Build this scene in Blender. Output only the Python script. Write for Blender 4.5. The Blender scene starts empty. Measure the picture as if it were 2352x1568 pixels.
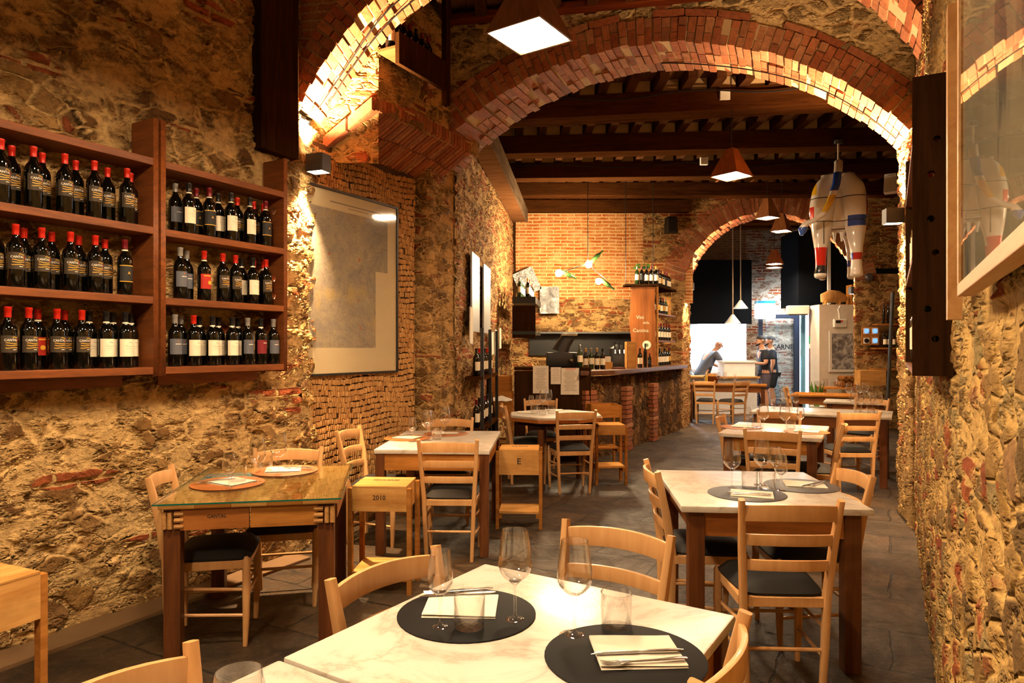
import bpy, bmesh, math, random
import numpy as np
from mathutils import Vector, Matrix, noise
random.seed(7)
SC = bpy.context.scene
COL = SC.collection
PI = math.pi
# ---------------------------------------------------------------- camera, world, exposure
F = 1568.0; CX = 1176.0; HY = 800.0; EH = 1.5
cam_d = bpy.data.cameras.new('camera'); cam_d.sensor_width = 36.0; cam_d.lens = 24.0
cam_d.shift_y = (HY-784.0)/2352.0; cam_d.clip_start = 0.05; cam_d.clip_end = 100
cam = bpy.data.objects.new('camera', cam_d); COL.objects.link(cam)
cam.location = (0, 0, EH); cam.rotation_euler = (PI/2, 0, 0)
SC.camera = cam
cam_d.dof.use_dof = False
w = bpy.data.worlds.new('world'); SC.world = w; w.use_nodes = True
w.node_tree.nodes['Background'].inputs[0].default_value = (1.0, 0.55, 0.22, 1)
w.node_tree.nodes['Background'].inputs[1].default_value = 0.20
SC.view_settings.view_transform = 'Standard'
try: SC.view_settings.look = 'None'
except Exception: pass
SC.view_settings.exposure = 1.15; SC.view_settings.gamma = 1.0
SC.view_settings.use_curve_mapping = False
cy = SC.cycles
cy.use_adaptive_sampling = True; cy.adaptive_threshold = 0.1
cy.max_bounces = 6; cy.diffuse_bounces = 2; cy.glossy_bounces = 2; cy.transmission_bounces = 2; cy.transparent_max_bounces = 12
cy.caustics_reflective = False; cy.caustics_refractive = False; cy.sample_clamp_indirect = 4.0
# light levels, tuned in one place
L_PEND = 165.0; L_WALL = 520.0; L_BULB = 750.0; L_KIT = 130.0
WARM = (1.0, 0.60, 0.27); WARM2 = (1.0, 0.64, 0.33); COOL = (0.80, 0.90, 1.0)

def lin(h):
    h = h.lstrip('#'); o = []
    for i in (0, 2, 4):
        c = int(h[i:i+2], 16)/255.0
        o.append(c/12.92 if c <= 0.04045 else ((c+0.055)/1.055)**2.4)
    return (o[0], o[1], o[2], 1.0)
def at(px, py, Y): return Vector(((px-CX)/F*Y, Y, EH-(py-HY)/F*Y))
def X(px, Y): return (px-CX)/F*Y
def Zp(py, Y): return EH-(py-HY)/F*Y
def on_table(px, py, z=0.77):
    Y = F*(EH-z)/(py-HY); return (X(px, Y), Y)

# ---------------------------------------------------------------- object helpers
def tag(o, label=None, cat=None, group=None, kind=None):
    if label: o['label'] = label
    if cat: o['category'] = cat
    if group: o['group'] = group
    if kind: o['kind'] = kind
    return o
def empty(name, loc=(0, 0, 0), rz=0.0, label=None, cat=None, group=None):
    o = bpy.data.objects.new(name, None); COL.objects.link(o)
    o.empty_display_size = 0.1
    o.location = loc; o.rotation_euler = (0, 0, rz)
    return tag(o, label, cat, group)
KIDS = {}
def link_mesh(name, me, parent=None):
    o = bpy.data.objects.new(name, me); COL.objects.link(o)
    if parent is not None:
        o.parent = parent; KIDS.setdefault(parent.name, []).append(o)
    return o
def copy_tree(o, loc=None, rz=None, label=None, group=None, parent=None, rot=None):
    c = o.copy(); COL.objects.link(c)
    if parent is not None:
        c.parent = parent; KIDS.setdefault(parent.name, []).append(c)
    if loc is not None: c.location = loc
    if rz is not None: c.rotation_euler = (0, 0, rz)
    if rot is not None: c.rotation_euler = rot
    if label: c['label'] = label
    if group: c['group'] = group
    for ch in KIDS.get(o.name, []): copy_tree(ch, parent=c)
    return c
class Proto:
    """first use hands out the thing itself, later uses hand out copies"""
    def __init__(self, root): self.root = root; self.used = False
    def put(self, loc, rz=0.0, label=None, group=None, rot=None):
        if not self.used:
            self.used = True; o = self.root
            o.location = loc; o.rotation_euler = rot if rot is not None else (0, 0, rz)
            return tag(o, label, None, group)
        return copy_tree(self.root, loc, rz, label, group, rot=rot)

class MB:
    def __init__(self): self.v = []; self.f = []; self.m = []; self.mi = 0
    def _add(self, vs, fs):
        b = len(self.v); self.v += [tuple(p) for p in vs]
        self.f += [tuple(i+b for i in f) for f in fs]; self.m += [self.mi]*len(fs)
    def box(self, c, s, rz=0.0, M=None, taper=1.0):
        hx, hy, hz = s[0]/2, s[1]/2, s[2]/2
        vs = []
        for z in (-hz, hz):
            k = taper if z > 0 else 1.0
            vs += [(-hx*k, -hy*k, z), (hx*k, -hy*k, z), (hx*k, hy*k, z), (-hx*k, hy*k, z)]
        if M is not None: vs = [M @ Vector(p) for p in vs]; vs = [(p[0]+c[0], p[1]+c[1], p[2]+c[2]) for p in vs]
        else:
            ca, sa = math.cos(rz), math.sin(rz)
            vs = [(x*ca-y*sa+c[0], x*sa+y*ca+c[1], z+c[2]) for x, y, z in vs]
        self._add(vs, [(0, 3, 2, 1), (4, 5, 6, 7), (0, 1, 5, 4), (1, 2, 6, 5), (2, 3, 7, 6), (3, 0, 4, 7)])
        return self
    def hexa(self, p8):
        self._add(p8, [(0, 3, 2, 1), (4, 5, 6, 7), (0, 1, 5, 4), (1, 2, 6, 5), (2, 3, 7, 6), (3, 0, 4, 7)]); return self
    def prism(self, poly, z0, z1):
        n = len(poly)
        vs = [(x, y, z0) for x, y in poly]+[(x, y, z1) for x, y in poly]
        fs = [tuple(range(n-1, -1, -1)), tuple(range(n, 2*n))]
        fs += [(i, (i+1) % n, n+(i+1) % n, n+i) for i in range(n)]
        self._add(vs, fs); return self
    def lathe(self, prof, seg=16, c=(0, 0, 0), closed=False, M=None, caps=True):
        vs = []; n = len(prof)
        for r, z in prof:
            for k in range(seg):
                a = 2*PI*k/seg; vs.append((r*math.cos(a), r*math.sin(a), z))
        if M is not None: vs = [M @ Vector(p) for p in vs]
        vs = [(p[0]+c[0], p[1]+c[1], p[2]+c[2]) for p in vs]
        fs = []
        for i in range(n-1 if not closed else n):
            j = (i+1) % n
            for k in range(seg):
                k2 = (k+1) % seg
                fs.append((i*seg+k, i*seg+k2, j*seg+k2, j*seg+k))
        if caps and not closed:
            if prof[0][0] > 1e-5: fs.append(tuple(range(seg-1, -1, -1)))
            if prof[-1][0] > 1e-5: fs.append(tuple((n-1)*seg+k for k in range(seg)))
        self._add(vs, fs); return self
    def sweep(self, path, wx, wy=None, seg=8, power=2.0, up=None, caps=True):
        """section sweep; wx, wy numbers or lists of half sizes; power>2 gives rounded rectangles"""
        P = [Vector(p) for p in path]; n = len(P)
        wy = wx if wy is None else wy
        wxs = wx if isinstance(wx, (list, tuple)) else [wx]*n
        wys = wy if isinstance(wy, (list, tuple)) else [wy]*n
        vs = []; prevx = None
        for i in range(n):
            t = (P[min(i+1, n-1)]-P[max(i-1, 0)]).normalized()
            if up is not None: ref = Vector(up)
            else: ref = prevx if prevx is not None else (Vector((1, 0, 0)) if abs(t.x) < .8 else Vector((0, 1, 0)))
            x = (ref-t*ref.dot(t)).normalized(); y = t.cross(x); prevx = x
            for k in range(seg):
                a = 2*PI*(k+.5)/seg; ca, sa = math.cos(a), math.sin(a)
                e = 2.0/power
                px = math.copysign(abs(ca)**e, ca)*wxs[i]; py = math.copysign(abs(sa)**e, sa)*wys[i]
                vs.append(P[i]+x*px+y*py)
        fs = []
        for i in range(n-1):
            for k in range(seg):
                k2 = (k+1) % seg
                fs.append((i*seg+k, i*seg+k2, (i+1)*seg+k2, (i+1)*seg+k))
        if caps: fs += [tuple(range(seg-1, -1, -1)), tuple((n-1)*seg+k for k in range(seg))]
        self._add(vs, fs); return self
    def quad(self, a, b, c, d): self._add([a, b, c, d], [(0, 1, 2, 3)]); return self
    def build(self, name, mats, parent=None, smooth=False, bevel=0.0, loc=None, angle=40):
        me = bpy.data.meshes.new(name); me.from_pydata(self.v, [], self.f)
        for m in (mats if isinstance(mats, (list, tuple)) else [mats]): me.materials.append(m)
        if any(self.m): me.polygons.foreach_set('material_index', self.m)
        if bevel > 0:
            bm = bmesh.new(); bm.from_mesh(me)
            es = [e for e in bm.edges if len(e.link_faces) == 2 and e.calc_face_angle(0) > 0.6]
            bmesh.ops.bevel(bm, geom=es, offset=bevel, segments=2, affect='EDGES', profile=.6)
            bm.to_mesh(me); bm.free()
        if smooth:
            me.polygons.foreach_set('use_smooth', [True]*len(me.polygons))
            try: me.set_sharp_from_angle(angle=math.radians(angle))
            except Exception: pass
        me.update()
        o = link_mesh(name, me, parent)
        if loc is not None: o.location = loc
        return o
def text_mesh(txt, size, mat, name, parent=None, loc=(0, 0, 0), rot=(0, 0, 0), bend=None, ext=0.0004, bold=False, sx=1.0):
    """lettering as thin mesh, lying in local XZ facing -Y; bend = radius wraps it round a vertical cylinder at the origin"""
    cu = bpy.data.curves.new(name, 'FONT'); cu.body = txt; cu.size = size; cu.align_x = 'CENTER'; cu.align_y = 'CENTER'
    cu.resolution_u = 2; cu.extrude = ext; cu.offset = size*.02 if bold else 0
    t = bpy.data.objects.new(name, cu); COL.objects.link(t)
    dg = bpy.context.evaluated_depsgraph_get(); dg.update()
    me = bpy.data.meshes.new_from_object(t.evaluated_get(dg)); bpy.data.objects.remove(t)
    n = len(me.vertices); co = np.empty(n*3); me.vertices.foreach_get('co', co); co = co.reshape(-1, 3)
    x, y, z = co[:, 0]*sx, co[:, 1], co[:, 2]
    out = np.empty_like(co)
    if bend:
        r = bend+z; a = x/bend
        out[:, 0] = r*np.sin(a); out[:, 1] = -r*np.cos(a); out[:, 2] = y
    else: out[:, 0] = x; out[:, 1] = -z; out[:, 2] = y
    me.vertices.foreach_set('co', out.ravel()); me.materials.clear(); me.materials.append(mat); me.update(); me.name = name
    o = link_mesh(name, me, parent); o.location = loc; o.rotation_euler = rot
    return o

# ---------------------------------------------------------------- materials
class NT:
    def __init__(self, name):
        self.m = bpy.data.materials.new(name); self.m.use_nodes = True
        self.t = self.m.node_tree; self.t.nodes.clear()
        self.out = self.t.nodes.new('ShaderNodeOutputMaterial')
    def n(self, typ, ins=None, **kw):
        nd = self.t.nodes.new('ShaderNode'+typ)
        for k, v in kw.items(): setattr(nd, k, v)
        for k, v in (ins or {}).items(): self.set(nd.inputs[k], v)
        return nd
    def set(self, sock, v):
        if hasattr(v, 'is_output'): self.t.links.new(v, sock)
        elif isinstance(v, bpy.types.Node): self.t.links.new(v.outputs[0], sock)
        else: sock.default_value = v
    def math(self, op, a, b=0.0, clamp=False):
        return self.n('Math', {0: a, 1: b}, operation=op, use_clamp=clamp).outputs[0]
    def mix(self, fac, a, b, blend='MIX'):
        nd = self.n('Mix', data_type='RGBA', blend_type=blend)
        self.set(nd.inputs[0], fac); self.set(nd.inputs[6], a); self.set(nd.inputs[7], b)
        return nd.outputs[2]
    def ramp(self, fac, stops, interp='LINEAR'):
        nd = self.n('ValToRGB', {0: fac}); cr = nd.color_ramp; cr.interpolation = interp
        while len(cr.elements) < len(stops): cr.elements.new(0.5)
        for e, (p, c) in zip(cr.elements, stops):
            e.position = p; e.color = c if not isinstance(c, str) else lin(c)
        return nd.outputs[0]
    def rng(self, v, a, b, c=0.0, d=1.0, smooth=False):
        return self.n('MapRange', {0: v, 1: a, 2: b, 3: c, 4: d}, interpolation_type='SMOOTHSTEP' if smooth else 'LINEAR').outputs[0]
    def coord(self, which='Object', scale=(1, 1, 1), loc=(0, 0, 0), rot=(0, 0, 0)):
        tc = self.n('TexCoord'); return self.n('Mapping', {0: tc.outputs[which], 1: loc, 2: rot, 3: scale}).outputs[0]
    def noise(self, vec, scale, detail=4, rough=.55, dist=0.0):
        return self.n('TexNoise', {'Vector': vec, 'Scale': scale, 'Detail': detail, 'Roughness': rough, 'Distortion': dist})
    def finish(self, color, rough=.7, metal=0.0, bump=None, bstr=.3, bdist=.01, spec=None, coat=0.0, emit=None, estr=0.0):
        p = self.n('BsdfPrincipled')
        self.set(p.inputs['Base Color'], color); self.set(p.inputs['Roughness'], rough); self.set(p.inputs['Metallic'], metal)
        if spec is not None: p.inputs['Specular IOR Level'].default_value = spec
        if coat: p.inputs['Coat Weight'].default_value = coat; p.inputs['Coat Roughness'].default_value = .08
        if emit is not None: self.set(p.inputs['Emission Color'], emit); p.inputs['Emission Strength'].default_value = estr
        if bump is not None:
            b = self.n('Bump', {'Strength': bstr, 'Distance': bdist, 'Height': bump}); self.t.links.new(b.outputs[0], p.inputs['Normal'])
        self.t.links.new(p.outputs[0], self.out.inputs[0]); return self.m
    def displace(self, h, scale, mid=.5):
        d = self.n('Displacement', {'Height': h, 'Midlevel': mid, 'Scale': scale})
        self.t.links.new(d.outputs[0], self.out.inputs[2]); self.m.displacement_method = 'BOTH'
def plain(name, c, rough=.6, metal=0.0, **k):
    t = NT(name); base = lin(c) if isinstance(c, str) else c
    nz = t.noise(t.coord(), 9.0, 3).outputs[0]
    cc = t.mix(t.rng(nz, .3, .7, 0, .35), base, (base[0]*.72, base[1]*.72, base[2]*.72, 1))
    return t.finish(cc, rough, metal, **k)
def emissive(name, c, s):
    t = NT(name); e = t.n('Emission', {0: (c[0], c[1], c[2], 1), 1: s}); t.t.links.new(e.outputs[0], t.out.inputs[0]); return t.m
def wood(name, c1, c2, rough=.5, scale=1.0, stretch=(14, 14, 1.2), coat=0.0, spots=0.0, spec=None):
    t = NT(name); v = t.coord(scale=tuple(s*scale for s in stretch))
    inf = t.n('ObjectInfo').outputs['Random']
    v2 = t.n('VectorMath', {0: v, 1: t.n('CombineXYZ', {0: t.math('MULTIPLY', inf, 31.0), 1: t.math('MULTIPLY', inf, 17.0)}).outputs[0]}, operation='ADD').outputs[0]
    a = t.noise(v2, 1.6, 5, .6, 1.2).outputs[0]
    b = t.noise(v2, 9.0, 3, .6).outputs[0]
    f = t.math('ADD', t.math('MULTIPLY', a, .75), t.math('MULTIPLY', b, .35))
    c = t.ramp(f, [(.32, c2), (.68, c1)])
    if spots:
        s = t.noise(t.coord(), 6.0, 4, .6).outputs[0]
        c = t.mix(t.rng(s, .5, .75, 0, spots), c, lin('#20120a'))
    c = t.mix(t.math('MULTIPLY', inf, .22), c, (0.05, .025, .01, 1))
    return t.finish(c, rough, bump=b, bstr=.15, bdist=.004, coat=coat, spec=spec if spec is not None else (0.0 if rough >= .6 else .35))
def stone(name, cols, mortar, scale=6.0, flat=1.7, disp=.09, mort=(.015, .10), red=.0, pits=1.0, courses=.0):
    t = NT(name); v = t.coord()
    d = t.noise(v, 3.0, 2, .5)
    vf = t.n('Mapping', {0: v, 3: (1, 1, flat)}).outputs[0]
    dd = t.n('VectorMath', {0: d.outputs[1], 1: (.5, .5, .5)}, operation='SUBTRACT').outputs[0]
    v1 = t.n('VectorMath', {0: v, 1: t.n('VectorMath', {0: dd, 'Scale': .20}, operation='SCALE').outputs[0]}, operation='ADD').outputs[0]
    vs = t.n('Mapping', {0: v1, 3: (1, 1, flat)}).outputs[0]
    vo = t.n('TexVoronoi', {'Vector': vs, 'Scale': scale}, feature='F1')
    ve = t.n('TexVoronoi', {'Vector': vs, 'Scale': scale}, feature='DISTANCE_TO_EDGE')
    big = t.noise(v, 1.3, 3, .5).outputs[0]
    med = t.noise(vf, 6.0, 5, .60).outputs[0]
    fine = t.noise(v, 30.0, 5, .7).outputs[0]
    blot = t.noise(vf, 4.4, 5, .62).outputs[0]
    edge = t.math('ADD', ve.outputs[0], t.math('MULTIPLY', t.math('SUBTRACT', med, .5), .22))
    mask = t.rng(edge, mort[0], mort[1], 0, 1, True)
    mask2 = t.math('MULTIPLY', mask, t.rng(blot, .44, .56, .12, 1.0, True))      # lime mortar smeared over many stones
    sep = t.n('SeparateColor', {0: vo.outputs[1]})
    sc = t.ramp(sep.outputs[0], [(i/(len(cols)-1) if len(cols) > 1 else 0, c) for i, c in enumerate(cols)])
    if red:
        sc = t.mix(t.math('GREATER_THAN', sep.outputs[1], 1-red), sc, lin('#8a4a2c'))
    h = t.math('MULTIPLY', mask2, .46)
    if courses:
        uv = t.coord('UV'); jit = t.n('VectorMath', {0: uv, 1: t.n('VectorMath', {0: dd, 'Scale': .05}, operation='SCALE').outputs[0]}, operation='ADD').outputs[0]
        b = t.n('TexBrick', {'Vector': jit, 'Color1': lin('#8a4426'), 'Color2': lin('#a45c36'), 'Mortar': lin(mortar), 'Scale': 1.0, 'Mortar Size': .014, 'Mortar Smooth': .3, 'Brick Width': .27, 'Row Height': .072})
        band = t.noise(t.n('Mapping', {0: uv, 3: (.8, 2.6, 1)}).outputs[0], 1.5, 2, .5).outputs[0]
        cm = t.rng(t.math('ADD', band, t.math('MULTIPLY', t.math('SUBTRACT', med, .5), .12)), 1-courses, 1-courses+.02, 0, 1, True)
        sc = t.mix(cm, sc, b.outputs[0]); mask2 = t.math('MAXIMUM', mask2, cm)
        h = t.mix(cm, h, t.math('MULTIPLY', t.math('SUBTRACT', 1.0, b.outputs[1]), .42))
    c = t.mix(mask2, lin(mortar), sc)
    c = t.mix(t.rng(med, .40, .70, 0, .55), c, t.mix(.5, c, lin('#2e1c0e')))
    c = t.mix(t.rng(fine, .46, .74, 0, .5), c, lin('#2a1a0c'))
    pit = t.rng(t.noise(vf, 8.0, 4, .6).outputs[0], .57, .68, 0, 1, True)
    h = t.math('ADD', h, t.math('MULTIPLY', med, .50))
    h = t.math('ADD', h, t.math('MULTIPLY', fine, .22))
    h = t.math('ADD', h, t.math('MULTIPLY', big, .30))
    h = t.math('SUBTRACT', h, t.math('MULTIPLY', pit, .28*pits))
    m = t.finish(c, .92, spec=.15)
    t.displace(h, disp, .75)
    return m
def brickmat(name, c1, c2, mortar, bw=.26, bh=.062, mw=.013, disp=.02, uv=True, scl=1.0):
    t = NT(name); v = t.coord('UV' if uv else 'Object')
    d = t.noise(v, 3.0, 3).outputs[1]
    dd = t.n('VectorMath', {0: t.n('VectorMath', {0: d, 1: (.5, .5, .5)}, operation='SUBTRACT').outputs[0], 'Scale': .035}, operation='SCALE').outputs[0]
    v1 = t.n('VectorMath', {0: v, 1: dd}, operation='ADD').outputs[0]
    b = t.n('TexBrick', {'Vector': v1, 'Color1': lin(c1), 'Color2': lin(c2), 'Mortar': lin(mortar), 'Scale': 1.0, 'Mortar Size': mw, 'Mortar Smooth': .3, 'Bias': 0.0, 'Brick Width': bw, 'Row Height': bh})
    fine = t.noise(v, 40, 4, .65).outputs[0]
    c = t.mix(t.rng(fine, .4, .75, 0, .6), b.outputs[0], lin('#3b1c0e'))
    c = t.mix(t.rng(t.noise(v, 4, 3).outputs[0], .45, .7, 0, .5), c, lin(mortar))
    h = t.math('ADD', t.math('MULTIPLY', t.math('SUBTRACT', 1.0, b.outputs[1]), .6), t.math('MULTIPLY', fine, .4))
    m = t.finish(c, .9, spec=.2); t.displace(h, disp, .6)
    return m
def island(name, cols, rough=.8, nscale=30.0, dark='#2a150a', namt=.5, bstr=.5):
    """every loose piece of the mesh (brick, cork) takes its own colour"""
    t = NT(name); r = t.n('NewGeometry').outputs['Random Per Island']
    c = t.ramp(r, [(i/(len(cols)-1), k) for i, k in enumerate(cols)])
    nz = t.noise(t.coord(), nscale, 5, .65).outputs[0]
    c = t.mix(t.rng(nz, .42, .75, 0, namt), c, lin(dark))
    return t.finish(c, rough, bump=nz, bstr=bstr, bdist=.01, spec=.2)
def thin_glass(name, tint=(1, 1, 1), refl=1.0, base=.03, rough=.01):
    t = NT(name); lw = t.n('LayerWeight', {0: .5}).outputs[1]
    f = t.math('ADD', t.math('MULTIPLY', t.math('POWER', lw, 3.2), .75*refl), base, True)
    tr = t.n('BsdfTransparent', {0: (*tint, 1)}); gl = t.n('BsdfGlossy', {0: (1, 1, 1, 1), 1: rough})
    mx = t.n('MixShader', {0: f}); t.t.links.new(tr.outputs[0], mx.inputs[1]); t.t.links.new(gl.outputs[0], mx.inputs[2])
    t.t.links.new(mx.outputs[0], t.out.inputs[0]); return t.m
def marble(name):
    t = NT(name); v = t.coord()
    n = t.noise(v, 3.4, 6, .62, .7).outputs[0]
    vein = t.math('ABSOLUTE', t.math('SUBTRACT', n, .5))
    c = t.ramp(vein, [(0.0, '#a89d90'), (.02, '#bbb2a6'), (.07, '#c6bfb4'), (1, '#cbc5bb')])
    n2 = t.noise(v, 1.4, 4, .6).outputs[0]
    c = t.mix(t.rng(n2, .48, .72, 0, .30), c, lin('#b8a78e'))
    return t.finish(c, .28, bump=n2, bstr=.02)
M = {}
M['stone_l'] = stone('left stone', ['#5e4328', '#7f5d36', '#93703f', '#6b4c2c', '#a88350', '#7a5a38'], '#d0ae76', 5.0, 1.7, .075, red=.06, courses=.38)
M['stone_r'] = stone('right stone', ['#94733f', '#7d6038', '#ad8a50', '#6a5232', '#948258', '#8a5230'], '#caa666', 7.0, 1.5, .042, red=.10, courses=.36)
M['stone_p'] = stone('pier stone', ['#6d5434', '#8c6a3c', '#5a4228', '#a0804c', '#7a5a36'], '#c09c66', 6.0, 2.0, .06, red=.12, courses=.36)
M['stone_a'] = stone('arch wall stone', ['#7f6c4c', '#988258', '#63523a', '#ac9668', '#806646'], '#cbb080', 5.6, 1.5, .06, (.03, .17), red=.05, courses=.30)
M['stone_far'] = stone('far stone', ['#755234', '#8c663c', '#5e4128', '#9c784a'], '#bc9660', 6.0, 2.2, .06, red=.18, courses=.42)
M['brick_wall'] = brickmat('bar brick', '#a8531f', '#c07a3c', '#d8b07c')
M['brick_dark'] = brickmat('old brick', '#6d3c24', '#8a5232', '#8d7350')
M['arch_brick'] = island('arch bricks', ['#84482c', '#985838', '#a86a46', '#8c5036', '#b07c58', '#73402a'], nscale=24)
M['mortar'] = plain('mortar', '#b49a74', .95)
M['cork'] = island('corks', ['#b98a52', '#c79a5e', '#a27442', '#d3aa70', '#8d6238', '#c08f58'], .8, 60, '#5a3418', .5, .3)
M['cork_back'] = plain('cork backing', '#3a2412', .95)
M['dark_wood'] = wood('dark timber', '#34200f', '#180c06', .65, .8)
M['beam'] = wood('beam timber', '#45260f', '#221006', .7, .7, (1.2, 14, 14))
M['joist'] = wood('joist timber', '#4a2d19', '#2a170c', .7, .7, (14, 1.2, 14))
M['plank'] = wood('ceiling planks', '#7a5232', '#4b2e1a', .8, .7, (14, 1.2, 14))
M['shelf_wood'] = wood('shelf timber', '#8a4c20', '#542a10', .5, .8, (1.5, 14, 14))
M['beech'] = wood('beech', '#dcab74', '#c48f58', .38, .5, (10, 10, 1.0), coat=.15)
M['table_wood'] = wood('table timber', '#6e3e1c', '#40210e', .45, .7, (12, 12, 1.0))
M['apron_wood'] = wood('apron timber', '#a8682f', '#7a4519', .45, .7, (1.2, 12, 12))
M['crate'] = wood('crate pine', '#d3a160', '#a97136', .6, .6, (1.2, 10, 10), spots=.25)
M['crate2'] = wood('crate pine aged', '#b57a3c', '#82501f', .6, .6, (1.2, 10, 10), spots=.2)
M['lamp_wood'] = wood('lamp wood', '#8a5228', '#5c3216', .5, .8, (10, 10, 1.5))
M['black_cloth'] = plain('black upholstery', '#0c0b0b', .75)
M['black'] = plain('black metal', '#0b0b0c', .45)
M['grey_metal'] = plain('grey metal', '#5a5c60', .4, .6)
M['steel'] = plain('steel', '#c9c6c0', .22, 1.0)
M['white'] = plain('white paint', '#e9e6df', .6)
M['paper'] = plain('paper', '#dcd3c2', .85)
M['marble'] = marble('marble')
def clear_glass():
    t = NT('clear glass'); lw = t.n('LayerWeight', {0: .5}).outputs[1]
    f = t.math('ADD', t.math('MULTIPLY', t.math('POWER', lw, 2.2), .8), .06, True)
    tr = t.n('BsdfTransparent', {0: (.98, .98, .98, 1)}); gl = t.n('BsdfGlossy', {0: (1, 1, 1, 1), 1: .01})
    m1 = t.n('MixShader', {0: f}); t.t.links.new(tr.outputs[0], m1.inputs[1]); t.t.links.new(gl.outputs[0], m1.inputs[2])
    t.t.links.new(m1.outputs[0], t.out.inputs[0]); return t.m
M['glass'] = clear_glass()
M['pane'] = thin_glass('pane', (.95, .97, .97), .9, .05)
M['black_mat'] = plain('black leather mat', '#0b0b0c', .7, spec=.15)
M['grey_mat'] = plain('grey mat', '#33373f', .5)
M['tan_mat'] = plain('tan leather mat', '#a05f2b', .5)
M['ink'] = plain('ink', '#3a2a1c', .9)
# ================================================================ the setting
LW = lambda Y: -4.355+.555*Y          # left wall plane
RW = lambda Y: .202+.555*Y            # right wall plane
CK = lambda Y: LW(Y)-.19              # cork niche plane
ZT = 4.66
def path_wall(name, pts, z0, z1, mat, step=.03, flip=False, rag=0.0):
    """wall along a plan polyline, a dense grid that the material displaces; room side on the left of the path unless flip"""
    P = [Vector((p[0], p[1])) for p in pts]
    us = [0.0]; xs = [P[0]]
    for a, b in zip(P, P[1:]):
        n = max(1, int(round((b-a).length/step)))
        for k in range(1, n+1): xs.append(a.lerp(b, k/n)); us.append(us[-1]+(b-a).length/n)
    nz = max(1, int(round((z1-z0)/step))); zs = np.linspace(z0, z1, nz+1)
    return grid_mesh(name, [[(p.x, p.y, z) for z in zs] for p in xs], [[(u, z) for z in zs] for u in us], mat, flip)
def grid_mesh(name, rows, uvs, mat, flip=False):
    nu, nv = len(rows), len(rows[0])
    co = np.array(rows, dtype=np.float32).reshape(-1, 3)
    i = np.arange(nu-1)[:, None]*nv+np.arange(nv-1)[None, :]; i = i.ravel()
    q = np.stack([i, i+1, i+nv+1, i+nv], 1) if not flip else np.stack([i, i+nv, i+nv+1, i+1], 1)
    me = bpy.data.meshes.new(name)
    me.vertices.add(len(co)); me.vertices.foreach_set('co', co.ravel())
    me.loops.add(q.size); me.loops.foreach_set('vertex_index', q.ravel().astype(np.int32))
    me.polygons.add(len(q)); me.polygons.foreach_set('loop_start', np.arange(0, q.size, 4, dtype=np.int32))
    me.update(calc_edges=True); me.validate()
    uv = np.array(uvs, dtype=np.float32).reshape(-1, 2)
    l = me.uv_layers.new(name='uv'); l.data.foreach_set('uv', uv[q.ravel()].ravel())
    me.materials.append(mat); me.polygons.foreach_set('use_smooth', [True]*len(q))
    o = link_mesh(name, me); o['kind'] = 'structure'; return o

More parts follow.
